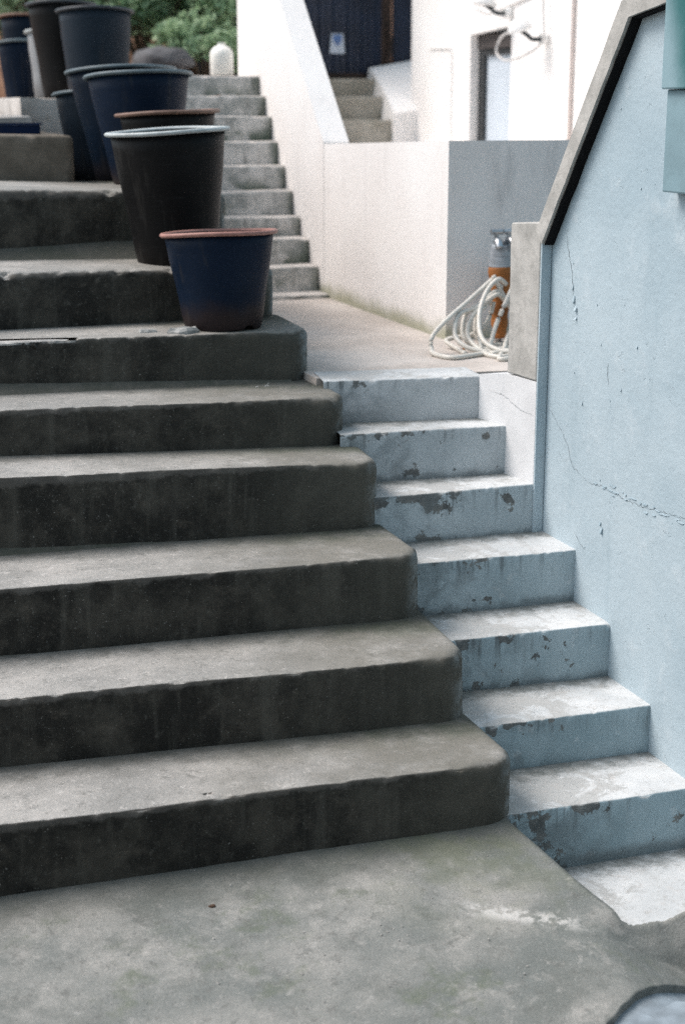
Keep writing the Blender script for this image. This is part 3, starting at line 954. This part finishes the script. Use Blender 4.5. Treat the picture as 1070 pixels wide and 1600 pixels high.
for y, z, a, b, l in ((3.906, 1.168, 0.007, 0.014, 0.006), (3.893, 1.141, 0.008, 0.011, 0.009), (3.915, 1.20, 0.003, 0.010, 0.004), (3.889, 1.115, 0.004, 0.006, 0.006),
                      (3.69, 0.542, 0.006, 0.012, 0.007), (3.70, 0.56, 0.004, 0.007, 0.004), (3.834, 0.88, 0.003, 0.006, 0.003), (3.546, 1.082, 0.004, 0.005, 0.003), (3.62, 0.955, 0.003, 0.005, 0.003)):
    flake(bm, y, z, a, b, 2.082, l, int(y * 991))
for k in range(12):
    flake(bm, rnd.uniform(3.14, 4.0), rnd.uniform(0.43, 1.7), rnd.uniform(0.001, 0.003), rnd.uniform(0.001, 0.004), 2.082, rnd.uniform(0.0008, 0.002), 200 + k)
bring(obj('paint_flake', bm, BLUEWALL, wall))

# duct box on the wall
duct = thing('duct_box', 'boxed duct on the blue wall, teal upper section over a paler blue lower section', 'duct', (2.077, 3.397, 1.4870))
bm = bmesh.new()
box(bm, (-0.05, -0.62, 0.236), (0.10, 0.0, 0.86), 0.004)
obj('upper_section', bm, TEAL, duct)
bm = bmesh.new()
box(bm, (-0.036, -0.62, 0.006), (0.06, -0.004, 0.2355), 0.004)
obj('lower_section', bm, LOWDUCT, duct)
duct.scale = (1.065,) * 3

# ------------------------------------------------------------------ white retaining wall with stair parapet
ret = thing('retaining_wall', 'white painted retaining wall with a sloping parapet rising beside the mossy garden steps', 'wall', (2.449, 5.112, 0.8480))
TZ = lambda x, y: 1.5807 - 0.030 * (y - 5.101)
bm = bmesh.new()
prism_z(bm, [(2.202, 5.101), (2.215, 6.496), (2.332, 6.496), (2.332, 10.49), (4.899, 10.49), (4.899, 5.101)], 0.6, TZ)
bevel_all(bm, 0.006, 2, 0.9)
bring(obj('wall_body', bm, WHITE, ret))
bm = bmesh.new()
prism_x(bm, [(6.498, 0.6350), (6.498, 1.5477), (7.838, 2.8928), (7.838, 0.6350)], 2.2135, 2.3305)
bevel_all(bm, 0.006, 2, 0.6)
bring(obj('parapet', bm, WHITE, ret))

# ------------------------------------------------------------------ garden steps (behind, left of the white wall)
gs = thing('garden_staircase', 'steep mossy grey concrete steps climbing to the garden beside the white wall', 'stairs', (1.917, 6.496, 0.8800))
rows = [((1.597, 6.438), (2.215, 6.422), 0.8981, 0.8981, 0.8693, 0.1278, 0.72, dict(rc=0.004, r0=0.006, r1=0.008, ds=0.02))]
zb = [1.0078, 1.1185, 1.2101, 1.3177, 1.4295, 1.5381, 1.6499, 1.7447, 1.8416]
yb = [6.56, 6.699, 6.821, 6.933, 7.051, 7.162, 7.253, 7.354, 7.455]
pz = 0.8981
for k, (y, z) in enumerate(zip(yb, zb)):
    tr = (yb[k + 1] - y) if k < 8 else 0.42
    rows.append(((1.597, y + 0.013), (2.2125, y), z, z, pz, tr, 0.72, dict(rc=0.004, r0=0.008, r1=0.012, ds=0.02, rough=1.6)))
    pz = z
for o in add_steps(gs, rows, BACKSTEP): bring(o)

# ------------------------------------------------------------------ gate steps, gate, house
gt = thing('gate_staircase', 'three short brown concrete steps leading up to the dark blue gate', 'stairs', (3.408, 9.585, 1.4337))
rows = [((2.769, 9.585), (3.733, 9.569), 1.6105, 1.6105, 1.4231, 0.213, 1.171, dict(rc=0.01, r0=0.01, r1=0.012, ds=0.03)),
        ((2.769, 9.798), (3.765, 9.782), 1.7586, 1.7586, 1.6042, 0.213, 1.171, dict(rc=0.01, r0=0.01, r1=0.012, ds=0.03)),
        ((2.769, 10.011), (3.797, 9.995), 1.8725, 1.8725, 1.7532, 0.3195, 1.171, dict(rc=0.01, r0=0.01, r1=0.012, ds=0.03))]
for o in add_steps(gt, rows, GATESTEP): bring(o)
bm = bmesh.new()
prism_x(bm, [(9.532, 1.3805), (9.532, 1.6574), (9.691, 1.7532), (10.032, 1.9130), (10.181, 1.9556), (10.181, 1.3805)], 3.728, 4.15)
for v in bm.verts:
    if v.co.z > 1.6: v.co.z += (v.co.x - 3.79) * 0.14; v.co.x += (v.co.y - 9.53) * 0.10 if v.co.x < 3.8 else 0
bevel_all(bm, 0.015, 2, 0.5)
tag(obj('low_wall', bm, WHITE), 'low white wedge of wall along the right side of the gate steps', 'wall')

gate = thing('metal_gate', 'dark blue corrugated metal gate at the top of short steps with a white notice', 'gate', (3.408, 10.245, 1.8757))
bm = bmesh.new()
prof = []
x = -0.75
while x < 0.40:
    prof += [(x, 0), (x + 0.035, 0), (x + 0.045, -0.012), (x + 0.075, -0.012), (x + 0.085, 0)]
    x += 0.095
lo = [bm.verts.new((a, b, 0.03)) for a, b in prof]; hi = [bm.verts.new((a, b, 1.75)) for a, b in prof]
for i in range(len(prof) - 1): bm.faces.new((lo[i], lo[i + 1], hi[i + 1], hi[i]))
obj('panel', bm, GATEBLUE, gate)
bm = bmesh.new(); box(bm, (-0.78, -0.03, 0.0), (0.44, 0.03, 0.035)); obj('bottom_rail', bm, RUST, gate)
bm = bmesh.new(); box(bm, (0.48, -0.03, 0.0), (0.53, 0.03, 1.75), 0.003); obj('post', bm, RUST, gate)
bm = bmesh.new(); box(bm, (0.55, -0.01, 0.06), (0.80, 0.02, 1.75), 0.003); obj('side_panel', bm, GATEBLUE, gate)
bm = bmesh.new()
tube(bm, smooth_path([(0.44, -0.05, 0.02), (0.49, -0.06, 0.10), (0.515, -0.05, 0.2), (0.50, -0.05, 0.34)], 5), 0.012)
obj('brace', bm, RUST, gate)
gate.scale = (1.065,) * 3
bm = bmesh.new()
vs = [bm.verts.new(p) for p in ((0.115, -0.016, 0.155), (0.215, -0.016, 0.155), (0.205, -0.016, 0.275), (0.125, -0.016, 0.275))]
f = bm.faces.new(vs); r = bmesh.ops.extrude_face_region(bm, geom=[f])
for v in [e for e in r['geom'] if isinstance(e, bmesh.types.BMVert)]: v.co.y -= 0.002
nt_ = obj('notice', bm, NOTICE, gate)
bm = bmesh.new()
box(bm, (0.135, -0.021, 0.225), (0.195, -0.0192, 0.268)); box(bm, (0.150, -0.021, 0.205), (0.182, -0.0192, 0.222))
obj('print', bm, NOTICE_INK, nt_)

house = thing('white_house', 'white plastered house wall with a tall narrow dark-framed doorway at upper right', 'house', (3.941, 7.987, 1.3805))
bm = bmesh.new()
HX = 3.887
prism_x(bm, [(5.538, 1.2740), (8.147, 1.2740), (8.147, 2.135), (8.707, 2.105), (8.707, 1.2740), (9.638, 1.2740), (9.638, 3.7235), (5.538, 3.7235)], HX, 4.8)
bring(obj('wall_body', bm, WHITE, house))
bm = bmesh.new(); box(bm, (HX - 0.12, 5.4, 3.7255), (4.9, 9.75, 3.85), 0.01); bring(obj('roof', bm, COPING, house))
dr = None
bm = bmesh.new(); box(bm, (HX + 0.075, 8.150, 1.28), (HX + 0.12, 8.704, 2.102)); bm2 = bm
dr = bring(obj('door', bm2, PANEL, house))
bm = bmesh.new(); box(bm, (HX + 0.054, 8.625, 1.28), (HX + 0.074, 8.703, 2.02)); box(bm, (HX + 0.054, 8.151, 1.985), (HX + 0.0735, 8.624, 2.02))
fr = obj('frame', bm, FRAME, dr); fr.location = -Vector(dr.location) - Vector(house.location)
bm = bmesh.new(); box(bm, (HX + 0.045, 8.151, 2.022), (HX + 0.0745, 8.703, 2.1035))
fr = obj('lintel', bm, LINTEL, dr); fr.location = -Vector(dr.location) - Vector(house.location)
bm = bmesh.new()
tube(bm, [(HX - 0.012, 7.40, 1.45), (HX - 0.012, 7.40, 3.7)], 0.012, 10)
tag(obj('drain_pipe', bm, PIPE, None, smooth=True), 'thin beige drain pipe running up the white house wall right of the doorway', 'pipe')
bm = bmesh.new()
tube(bm, [(HX - 0.006, 8.97, 1.45), (HX - 0.006, 8.97, 1.96), (HX - 0.006, 8.99, 2.04), (HX - 0.006, 9.32, 2.05)], 0.006, 8)
tag(obj('wall_conduit', bm, WHITE, None), 'slim white painted conduit bending along the house wall left of the doorway', 'conduit')


def lamp(loc, lab, k):
    t = thing('wall_lamp', lab, 'lamp', loc, 0, 'lamps on the white house wall')
    bm = bmesh.new(); lathe(bm, [(0, 0.05), (0.03, 0.048), (0.05, 0.035), (0.065, 0.01), (0.068, -0.01), (0.06, -0.014), (0, -0.014)], 24)
    for v in bm.verts: v.co = Matrix.Rotation(math.radians(k), 3, 'Y') @ v.co
    obj('dome', bm, FIX, t, smooth=True)
    bm = bmesh.new(); tube(bm, smooth_path([(0.0, -0.01, -0.01), (0.02, -0.05, -0.035), (0.05, -0.055, -0.055), (0.12, -0.04, -0.05)], 5), 0.012)
    obj('arm', bm, FIXDARK, t, smooth=True)
    bm = bmesh.new(); tube(bm, [(0.10, -0.04, -0.05), (0.135, -0.04, -0.05)], 0.03, 16)
    obj('base_plate', bm, FIX, t, smooth=False)
    return t
lamp((3.743, 7.745, 2.095), 'white domed lamp with dark arm, just above the doorway with a looped cable', -15)
lamp((3.743, 8.20, 2.25), 'white domed lamp at the top edge of the photo, left of the looped cable', 10)
bm = bmesh.new()
tube(bm, smooth_path([(3.871, 7.711, 2.6585), (3.855, 7.705, 2.2325), (3.834, 7.657, 2.0408), (3.791, 7.753, 1.9663), (3.77, 7.966, 1.9396), (3.77, 8.094, 1.9875), (3.781, 8.062, 2.0621), (3.781, 7.924, 2.0940)], 9), 0.007, 8)
tag(obj('lamp_cable', bm, CABLE, None, smooth=True), 'loose pale cable hanging in a loop from the lamp over the doorway', 'cable')
bm = bmesh.new()
tube(bm, smooth_path([(3.791, 8.413, 2.2325), (3.834, 8.35, 2.2005), (3.866, 8.286, 2.2218), (3.877, 8.041, 2.2538), (3.882, 7.774, 2.2858)], 9), 0.006, 8)
tag(obj('wall_cable', bm, CABLE, None, smooth=True), 'thin cable curving along the house wall from the upper lamp', 'cable')

# ------------------------------------------------------------------ standpipe and hose
sp = thing('standpipe', 'short standpipe wrapped in orange foam with two silver taps, at the foot of white wall', 'standpipe', (2.357, 4.984, 0.8789))
bm = bmesh.new(); tube(bm, [(0.0, 0, 0), (0.0, 0, 0.33)], 0.011, 12); obj('pipe', bm, METAL, sp, smooth=True)
bm = bmesh.new()
tube(bm, smooth_path([(0.006, 0, 0.015), (0.004, 0.002, 0.06), (0.002, 0, 0.13), (0, -0.002, 0.2), (-0.001, 0, 0.252)], 5), lambda t: 0.020 + 0.020 * t ** 0.8 + 0.002 * math.sin(t * 30), 16)
obj('foam_wrap', bm, FOAM, sp, smooth=True)
bm = bmesh.new(); tube(bm, smooth_path([(0, 0, 0.251), (0.0, 0, 0.29), (0.001, 0, 0.325)], 5), lambda t: 0.037 - 0.004 * t + 0.0015 * math.sin(t * 25), 16)
obj('tape_band', bm, SILVER, sp, smooth=True)
for s in (-1, 1):
    bm = bmesh.new()
    tube(bm, smooth_path([(0.006 * s, 0, 0.31), (0.018 * s, -0.008, 0.338), (0.026 * s, -0.035, 0.338), (0.028 * s, -0.05, 0.318)], 5), 0.013, 12)
    tp = obj('tap', bm, METAL, sp, smooth=True)
    bm = bmesh.new()
    tube(bm, [(0.022 * s, -0.012, 0.34), (0.022 * s, -0.012, 0.364)], 0.008, 10)
    tube(bm, [(0.022 * s - 0.02, -0.012, 0.369), (0.022 * s + 0.02, -0.012, 0.369)], 0.0095, 10)
    obj('handle', bm, METAL, tp)

Z = 0.8874
HL = [
 [(2.307, 4.942, 1.1089), (2.206, 4.899, 1.0493), (2.095, 4.835, 0.9939), (2.029, 4.814, 0.9385), (2.018, 4.792, 0.8959), (2.015, 4.746, Z), (2.045, 4.67, Z), (2.163, 4.708, Z), (2.249, 4.724, Z), (2.313, 4.733, Z)],
 [(2.303, 4.92, 1.0567), (2.262, 4.899, 1.0195), (2.217, 4.878, 1.0056), (2.181, 4.856, 0.9641), (2.168, 4.824, 0.9247), (2.176, 4.75, 0.8959), (2.179, 4.679, Z), (2.207, 4.634, Z), (2.292, 4.679, Z)],
 [(2.298, 4.931, 1.0695), (2.251, 4.91, 1.0184), (2.238, 4.899, 0.9652), (2.221, 4.846, 0.9130), (2.188, 4.762, Z)],
 [(2.361, 4.878, 1.0961), (2.323, 4.867, 1.0301), (2.284, 4.856, 0.9545), (2.222, 4.765, Z + .004), (2.199, 4.681, Z + .006), (2.275, 4.716, Z + .006)],
 [(2.306, 4.931, 1.1238), (2.347, 4.92, 1.0450), (2.39, 4.92, 0.9833)],
 [(2.119, 4.739, Z), (2.135, 4.846, Z), (2.121, 4.91, 0.9044), (2.149, 4.91, 0.9151), (2.205, 4.899, 0.9225), (2.251, 4.899, 0.9417), (2.285, 4.91, 0.9801), (2.305, 4.92, 1.0333)],
 [(2.36, 4.856, 0.9652), (2.328, 4.846, 0.9215), (2.258, 4.729, 0.8959), (2.182, 4.603, Z), (2.205, 4.589, Z), (2.266, 4.627, Z)],
 [(2.162, 4.761, Z), (2.226, 4.686, Z), (2.3, 4.697, Z), (2.343, 4.771, Z + .004), (2.3, 4.856, Z + .004), (2.215, 4.846, Z)],
]
bm = bmesh.new()
sp.scale = (1.065,) * 3
for k, (w_, f_, tp_) in enumerate(((0.10, 0.05, 1.10), (0.165, 0.09, 1.07), (0.215, 0.15, 1.06), (0.135, 0.19, 1.115))):
    cx, cy = 2.325, 4.945 - 0.012 * k
    HL.append([(cx + 0.02, cy, tp_ - 0.02), (cx - 0.02, cy - 0.02, tp_), (cx - 0.35 * w_ - 0.02, cy - 0.03, tp_ - 0.04), (cx - 0.85 * w_, cy - 0.3 * f_ - 0.02, 1.0),
               (cx - w_, cy - 0.7 * f_ - 0.02, 0.93), (cx - 0.75 * w_, cy - f_ - 0.04, Z + 0.004 * k), (cx - 0.2 * w_, cy - f_ - 0.08, Z + 0.005 * k), (cx + 0.05, cy - f_ - 0.05, Z + 0.01), (cx + 0.07, cy - 0.5 * f_ - 0.03, 0.96), (cx + 0.045, cy - 0.03, tp_ - 0.06)])
for L in HL: tube(bm, smooth_path(L, 8), 0.0082, 10)
tag(obj('garden_hose', bm, HOSE, None, smooth=True), 'off white garden hose hung in loops over the standpipe and trailing on the floor', 'hose')
tag(obj('orange_scrap', shard(0.014, 0.01, 0.012, 17, 8), ORANGE, None, (2.141, 4.814, 0.8794)), 'small orange scrap on the floor inside the hose loop by white wall corner', 'scrap')
tag(obj('orange_scrap', shard(0.035, 0.03, 0.035, 19, 9), ORANGE, None, (1.81, 6.731, 1.1190)), 'orange brown scrap on a mossy garden step behind the red-rimmed pot', 'scrap')


# ------------------------------------------------------------------ flowerpots
def pot(loc, r_top, r_base, h, body, rim, label, tilt=(0, 0), rimw=0.016, notch=False, rz=0.0):
    t = thing('flowerpot', label, 'flowerpot', loc, rz, 'plastic flowerpots standing on the steps')
    t.rotation_euler = (tilt[0], tilt[1], rz)
    seg = 64
    rb, rt = r_base, r_top - rimw
    prof = [(0, 0.012), (rb - 0.02, 0.012), (rb - 0.016, 0.0), (rb - 0.003, 0.0), (rb, 0.004)]
    for k in range(1, 9):
        u = k / 8
        prof.append((rb + (rt - rb) * u + 0.0012 * math.sin(u * 11), 0.004 + (h - 0.014) * u))
    hh = prof[-1][1]
    prof += [(rt - 0.004, hh), (rt - 0.007, hh - 0.02), (rb + (rt - rb) * 0.45 - 0.006, h * 0.45), (rb + (rt - rb) * 0.3 - 0.006, h * 0.3), (0, h * 0.3)]
    bm = bmesh.new(); lathe(bm, prof, seg)
    if notch:
        for v in bm.verts:
            if v.co.z < 0.013 and math.hypot(v.co.x, v.co.y) > rb - 0.025:
                a = math.degrees(math.atan2(v.co.y, v.co.x)) % 90
                if abs(a - notch) < 6.5: v.co.z += 0.011
    obj('body', bm, body, t, smooth=True)
    bm = bmesh.new()
    rp = [(rt - 0.006, h - 0.008), (rt + 0.001, h - 0.013), (r_top - 0.005, h - 0.012), (r_top - 0.001, h - 0.008), (r_top, h - 0.004), (r_top - 0.004, h + 0.001), (rt + 0.004, h + 0.001), (rt - 0.006, h - 0.003)]
    lathe(bm, rp, seg, closed=True)
    for v in bm.verts:
        a = math.atan2(v.co.y, v.co.x)
        v.co.z += 0.0015 * math.sin(2 * a + loc[0] * 9) + 0.001 * math.sin(3 * a + loc[1] * 7)
    obj('rim', bm, rim, t, smooth=True)
    return t


R = math.radians
pot((1.276, 4.738, 1.0135), 0.187, 0.121, 0.305, POT_NAVY, RIM_RED, 'blue plastic flowerpot with faded red rim and muddy base, lowest and nearest pot', (R(-2.9), R(-1.0)), 0.014, notch=28)
pot((1.225, 5.120, 1.1795), 0.208, 0.132, 0.445, POT_BLACK, RIM_PALE, 'tall leaning black flowerpot with pale grey rim, second from the bottom', (R(0.2), R(-3.2)), 0.018)
pot((1.322, 5.575, 1.394), 0.190, 0.120, 0.287, POT_BLACK, RIM_BROWN, 'black flowerpot with brown rim peeping over the pale-rimmed tall pot', (R(-0.8), R(-2.5)), 0.018)
pot((1.300, 5.925, 1.395), 0.208, 0.118, 0.420, POT_NAVY, RIM_SLATE, 'wide navy flowerpot with slate rim right behind the brown-rimmed pot', (R(-4.0), R(-1.5)))
pot((1.320, 6.335, 1.389), 0.226, 0.125, 0.452, POT_BLUE, RIM_SLATE, 'wide navy flowerpot whose slate rim shows just behind another slate rim', (R(-4.0), R(-1.5)))
pot((1.262, 6.700, 1.389), 0.165, 0.105, 0.368, POT_SLATE, RIM_SLATE, 'grey blue flowerpot mostly hidden, left of the two wide navy pots', (R(-4), R(-2)))
pot((1.361, 7.125, 1.736), 0.176, 0.130, 0.375, POT_SLATE, RIM_DARK, 'large slate blue flowerpot at top, right-hand of the uppermost pots', (R(-3.5), 0))
pot((1.272, 7.480, 1.736), 0.168, 0.100, 0.420, POT_BLACK, RIM_DARK, 'tall black flowerpot at top, half hidden behind the large slate blue pot', (R(-3.5), 0))
pot((1.268, 8.500, 1.649), 0.158, 0.10, 0.505, POT_BLUE, RIM_BROWN, 'small dark flowerpot with dusty brown rim, above the slim blue pot', (R(-3.5), 0))
pot((1.165, 8.160, 1.649), 0.112, 0.07, 0.365, POT_NAVY, RIM_SLATE, 'slim blue flowerpot with slate rim standing above the blue tray', (R(-4), R(-1.5)))
pot((1.276, 7.820, 1.736), 0.132, 0.095, 0.315, POT_GREY, RIM_PALE, 'pale grey flowerpot squeezed between slim blue and tall black pots', (R(-3.5), 0))
pot((0.745, 6.760, 1.661), 0.118, 0.07, 0.345, POT_BLUE, RIM_DARK, 'blue flowerpot with dark rim cut by the left edge of the photo', (R(-3.5), 0))

tr = thing('plant_tray', 'shallow deep blue plastic tray on the top step under the slim blue pot', 'tray', (0.80, 6.33, 1.5875), 0.03)
bm = bmesh.new()
box(bm, (-0.40, -0.06, 0.0), (0.16, 0.06, 0.040), 0.006)
obj('pan', bm, TRAY, tr)
bm = bmesh.new()
for a, b in (((-0.406, -0.066, 0.040), (0.166, -0.056, 0.046)), ((-0.406, 0.056, 0.040), (0.166, 0.066, 0.046)), ((-0.406, -0.0558, 0.040), (-0.396, 0.0558, 0.046)), ((0.156, -0.0558, 0.040), (0.166, 0.0558, 0.046))):
    box(bm, a, b)
obj('rim', bm, TRAY, tr)

# rough kerbs carrying the back row of pots
def rough_block(a, b, cuts, amp, seed):
    bm = bmesh.new(); box(bm, a, b)
    bmesh.ops.subdivide_edges(bm, edges=bm.edges[:], cuts=cuts, use_grid_fill=True)
    for v in bm.verts:
        q = v.co * 5 + Vector((seed, 0, 0))
        v.co += Vector((noise.noise(q), noise.noise(q + Vector((9, 0, 0))), noise.noise(q + Vector((0, 9, 0))))) * amp
        if v.co.z > b[2] - 0.0: v.co.z = b[2]
    return bm
tag(obj('concrete_kerb', rough_block((-0.9, 6.47, 1.50), (0.965, 7.95, 1.660), 10, 0.02, 2), KERB, None, smooth=False), 'long low rough concrete kerb behind the blue tray, slim pots on it', 'kerb')
tag(obj('concrete_kerb', rough_block((0.985, 6.97, 1.2), (1.70, 7.985, 1.735), 10, 0.02, 5), KERB, None, smooth=False), 'taller pale concrete kerb block under the tall black pot', 'kerb')

tag(obj('concrete_kerb', rough_block((0.985, 8.01, 1.2), (1.70, 8.80, 1.648), 8, 0.015, 8), KERB), 'low concrete block added at the back to hold up the slim blue and brown-rimmed pots', 'kerb')  # hidden block added to hold up the two rear pots

# ------------------------------------------------------------------ garden
bm = bmesh.new()
NX, NY = 60, 50
grid = []
for j in range(NY + 1):
    row = []
    for i in range(NX + 1):
        x = -6 + 13 * i / NX; y = 7.30 + 9 * j / NY
        z = 1.80 + 0.10 * max(0, y - 7.9) ** 1.25 * 0.8 + 0.05 * nz(x, y, 0, 1.5) + 0.02 * nz(x, y, 2, 5)
        if j == 0: z = 1.2
        if x > 2.2 and y < 10.6: z = min(z, 1.3)
        if y < 8.9 and x < 1.80: z = min(z, 1.45)
        row.append(bm.verts.new((x, y, z)))
    grid.append(row)
for a, b in zip(grid, grid[1:]):
    for i in range(NX): bm.faces.new((a[i], a[i + 1], b[i + 1], b[i])).smooth = True
struct(obj('garden_slope', bm, SOIL))

bm = bmesh.new()
bmesh.ops.create_icosphere(bm, subdivisions=4, radius=1)
for v in bm.verts:
    n_ = v.co.normalized()
    v.co = Vector((n_.x * 0.185, n_.y * 0.16, n_.z * 0.105 if n_.z > 0 else n_.z * 0.05))
    v.co.z = min(v.co.z, 0.085) + 0.004 * noise.noise(n_ * 4)
    v.co += n_ * 0.018 * noise.noise(n_ * 2.3)
tag(obj('boulder', bm, ROCK, None, (2.135, 9.159, 1.9396), 0.2, True), 'dark grey rounded boulder in front of the shrubs above the pots', 'rock')

jug = thing('plastic_jug', 'white plastic jug with rounded shoulders standing on the top garden step', 'jug', (2.05, 7.551, 1.8422))
bm = bmesh.new()
lathe(bm, [(0, 0), (0.050, 0), (0.056, 0.005), (0.057, 0.095), (0.054, 0.112), (0.040, 0.130), (0.022, 0.140), (0.016, 0.143), (0, 0.143)], 32)
obj('body', bm, JUG, jug, smooth=True)
bm = bmesh.new(); lathe(bm, [(0.0, 0.142), (0.017, 0.142), (0.018, 0.153), (0.0, 0.154)], 24); obj('cap', bm, JUG, jug, smooth=False)

bm = bmesh.new(); box(bm, (-0.014, -0.03, 0), (0.014, 0.03, 0.9), 0.004)
tag(obj('brown_post', bm, BROWNPOST, None, (2.318, 8.115, 1.7532)), 'narrow weathered brown post at the far end of white parapet wall', 'post')


def shrub(loc, rx, ry, rz, n, size, mat, label, seed, name='shrub'):
    n = int(n * 1.3)
    t = thing(name, label, 'shrub', loc, 0, 'shrubs on the garden slope')
    rnd = random.Random(seed)
    bm = bmesh.new()
    clumps = []
    for _ in range(26):
        a = rnd.uniform(0, 2 * math.pi); u = rnd.uniform(-0.4, 1); q = math.sqrt(max(0, 1 - u * u)) * rnd.uniform(0.5, 1.0)
        clumps.append((Vector((rx * q * math.cos(a), ry * q * math.sin(a), rz * (0.55 + 0.45 * u))), rnd.uniform(0.18, 0.36)))
    for _ in range(n):
        c, s = rnd.choice(clumps)
        d = Vector((rnd.gauss(0, 1), rnd.gauss(0, 1), rnd.gauss(0, 1))).normalized() * rnd.random() ** 0.4 * s * min(rx, rz) * 1.15
        p = c + d
        ax = Vector((rnd.gauss(0, 1), rnd.gauss(0, 1), rnd.gauss(0, 0.6))).normalized()
        bx = ax.cross(Vector((rnd.gauss(0, 1), rnd.gauss(0, 1), rnd.gauss(0, 1)))).normalized()
        L = size * rnd.uniform(0.7, 1.3); W = L * 0.45
        v = [bm.verts.new(p - ax * L * 0.5), bm.verts.new(p + bx * W * 0.5), bm.verts.new(p + ax * L * 0.5), bm.verts.new(p - bx * W * 0.5)]
        bm.faces.new(v)
    me = bpy.data.meshes.new('foliage'); bm.to_mesh(me); bm.free()
    link('foliage', me, mat, t)
    bm = bmesh.new()
    for c, s in clumps[::2]:
        tube(bm, [(c.x * 0.1, c.y * 0.1, -0.05), (c.x * 0.5, c.y * 0.5, c.z * 0.6), tuple(c)], lambda q: 0.014 * (1 - 0.7 * q), 6)
    obj('stem', bm, BARK, t)
    return t


shrub((2.55, 9.85, 1.86), 0.42, 0.42, 0.62, 3200, 0.06, LEAVES[0], 'light green leafy shrub right behind the white jug', 1)
shrub((2.22, 10.0, 1.93), 0.42, 0.40, 0.75, 3000, 0.06, LEAVES[1], 'dark green shrub directly above the boulder', 2)
shrub((1.512, 10.543, 1.9982), 0.55, 0.45, 0.70, 2200, 0.065, LEAVES[2], 'pale green shrub showing between the topmost pots', 3)
shrub((0.7987, 10.863, 2.0195), 0.60, 0.45, 0.75, 2400, 0.065, LEAVES[2], 'pale green shrub behind the pots at the top left corner', 4)
shrub((3.355, 11.289, 2.0727), 0.75, 0.5, 1.0, 3000, 0.07, LEAVES[1], 'tall dark shrub farthest back near the white parapet', 5)
shrub((2.343, 11.928, 2.1260), 0.9, 0.5, 1.2, 3200, 0.07, LEAVES[0], 'big mid green shrub at the back of the garden slope', 6)
shrub((0.9585, 12.354, 2.1260), 0.95, 0.5, 1.2, 3200, 0.07, LEAVES[1], 'big dark shrub at the back left behind the pots', 7)

shrub((2.42, 9.35, 1.82), 0.30, 0.25, 0.36, 1900, 0.05, LEAVES[0], 'low light green shrub between the boulder and the white jug', 8)
shrub((1.75, 9.55, 1.84), 0.22, 0.25, 0.40, 1300, 0.05, LEAVES[2], 'small pale shrub left of the boulder above the slate blue pot', 9)
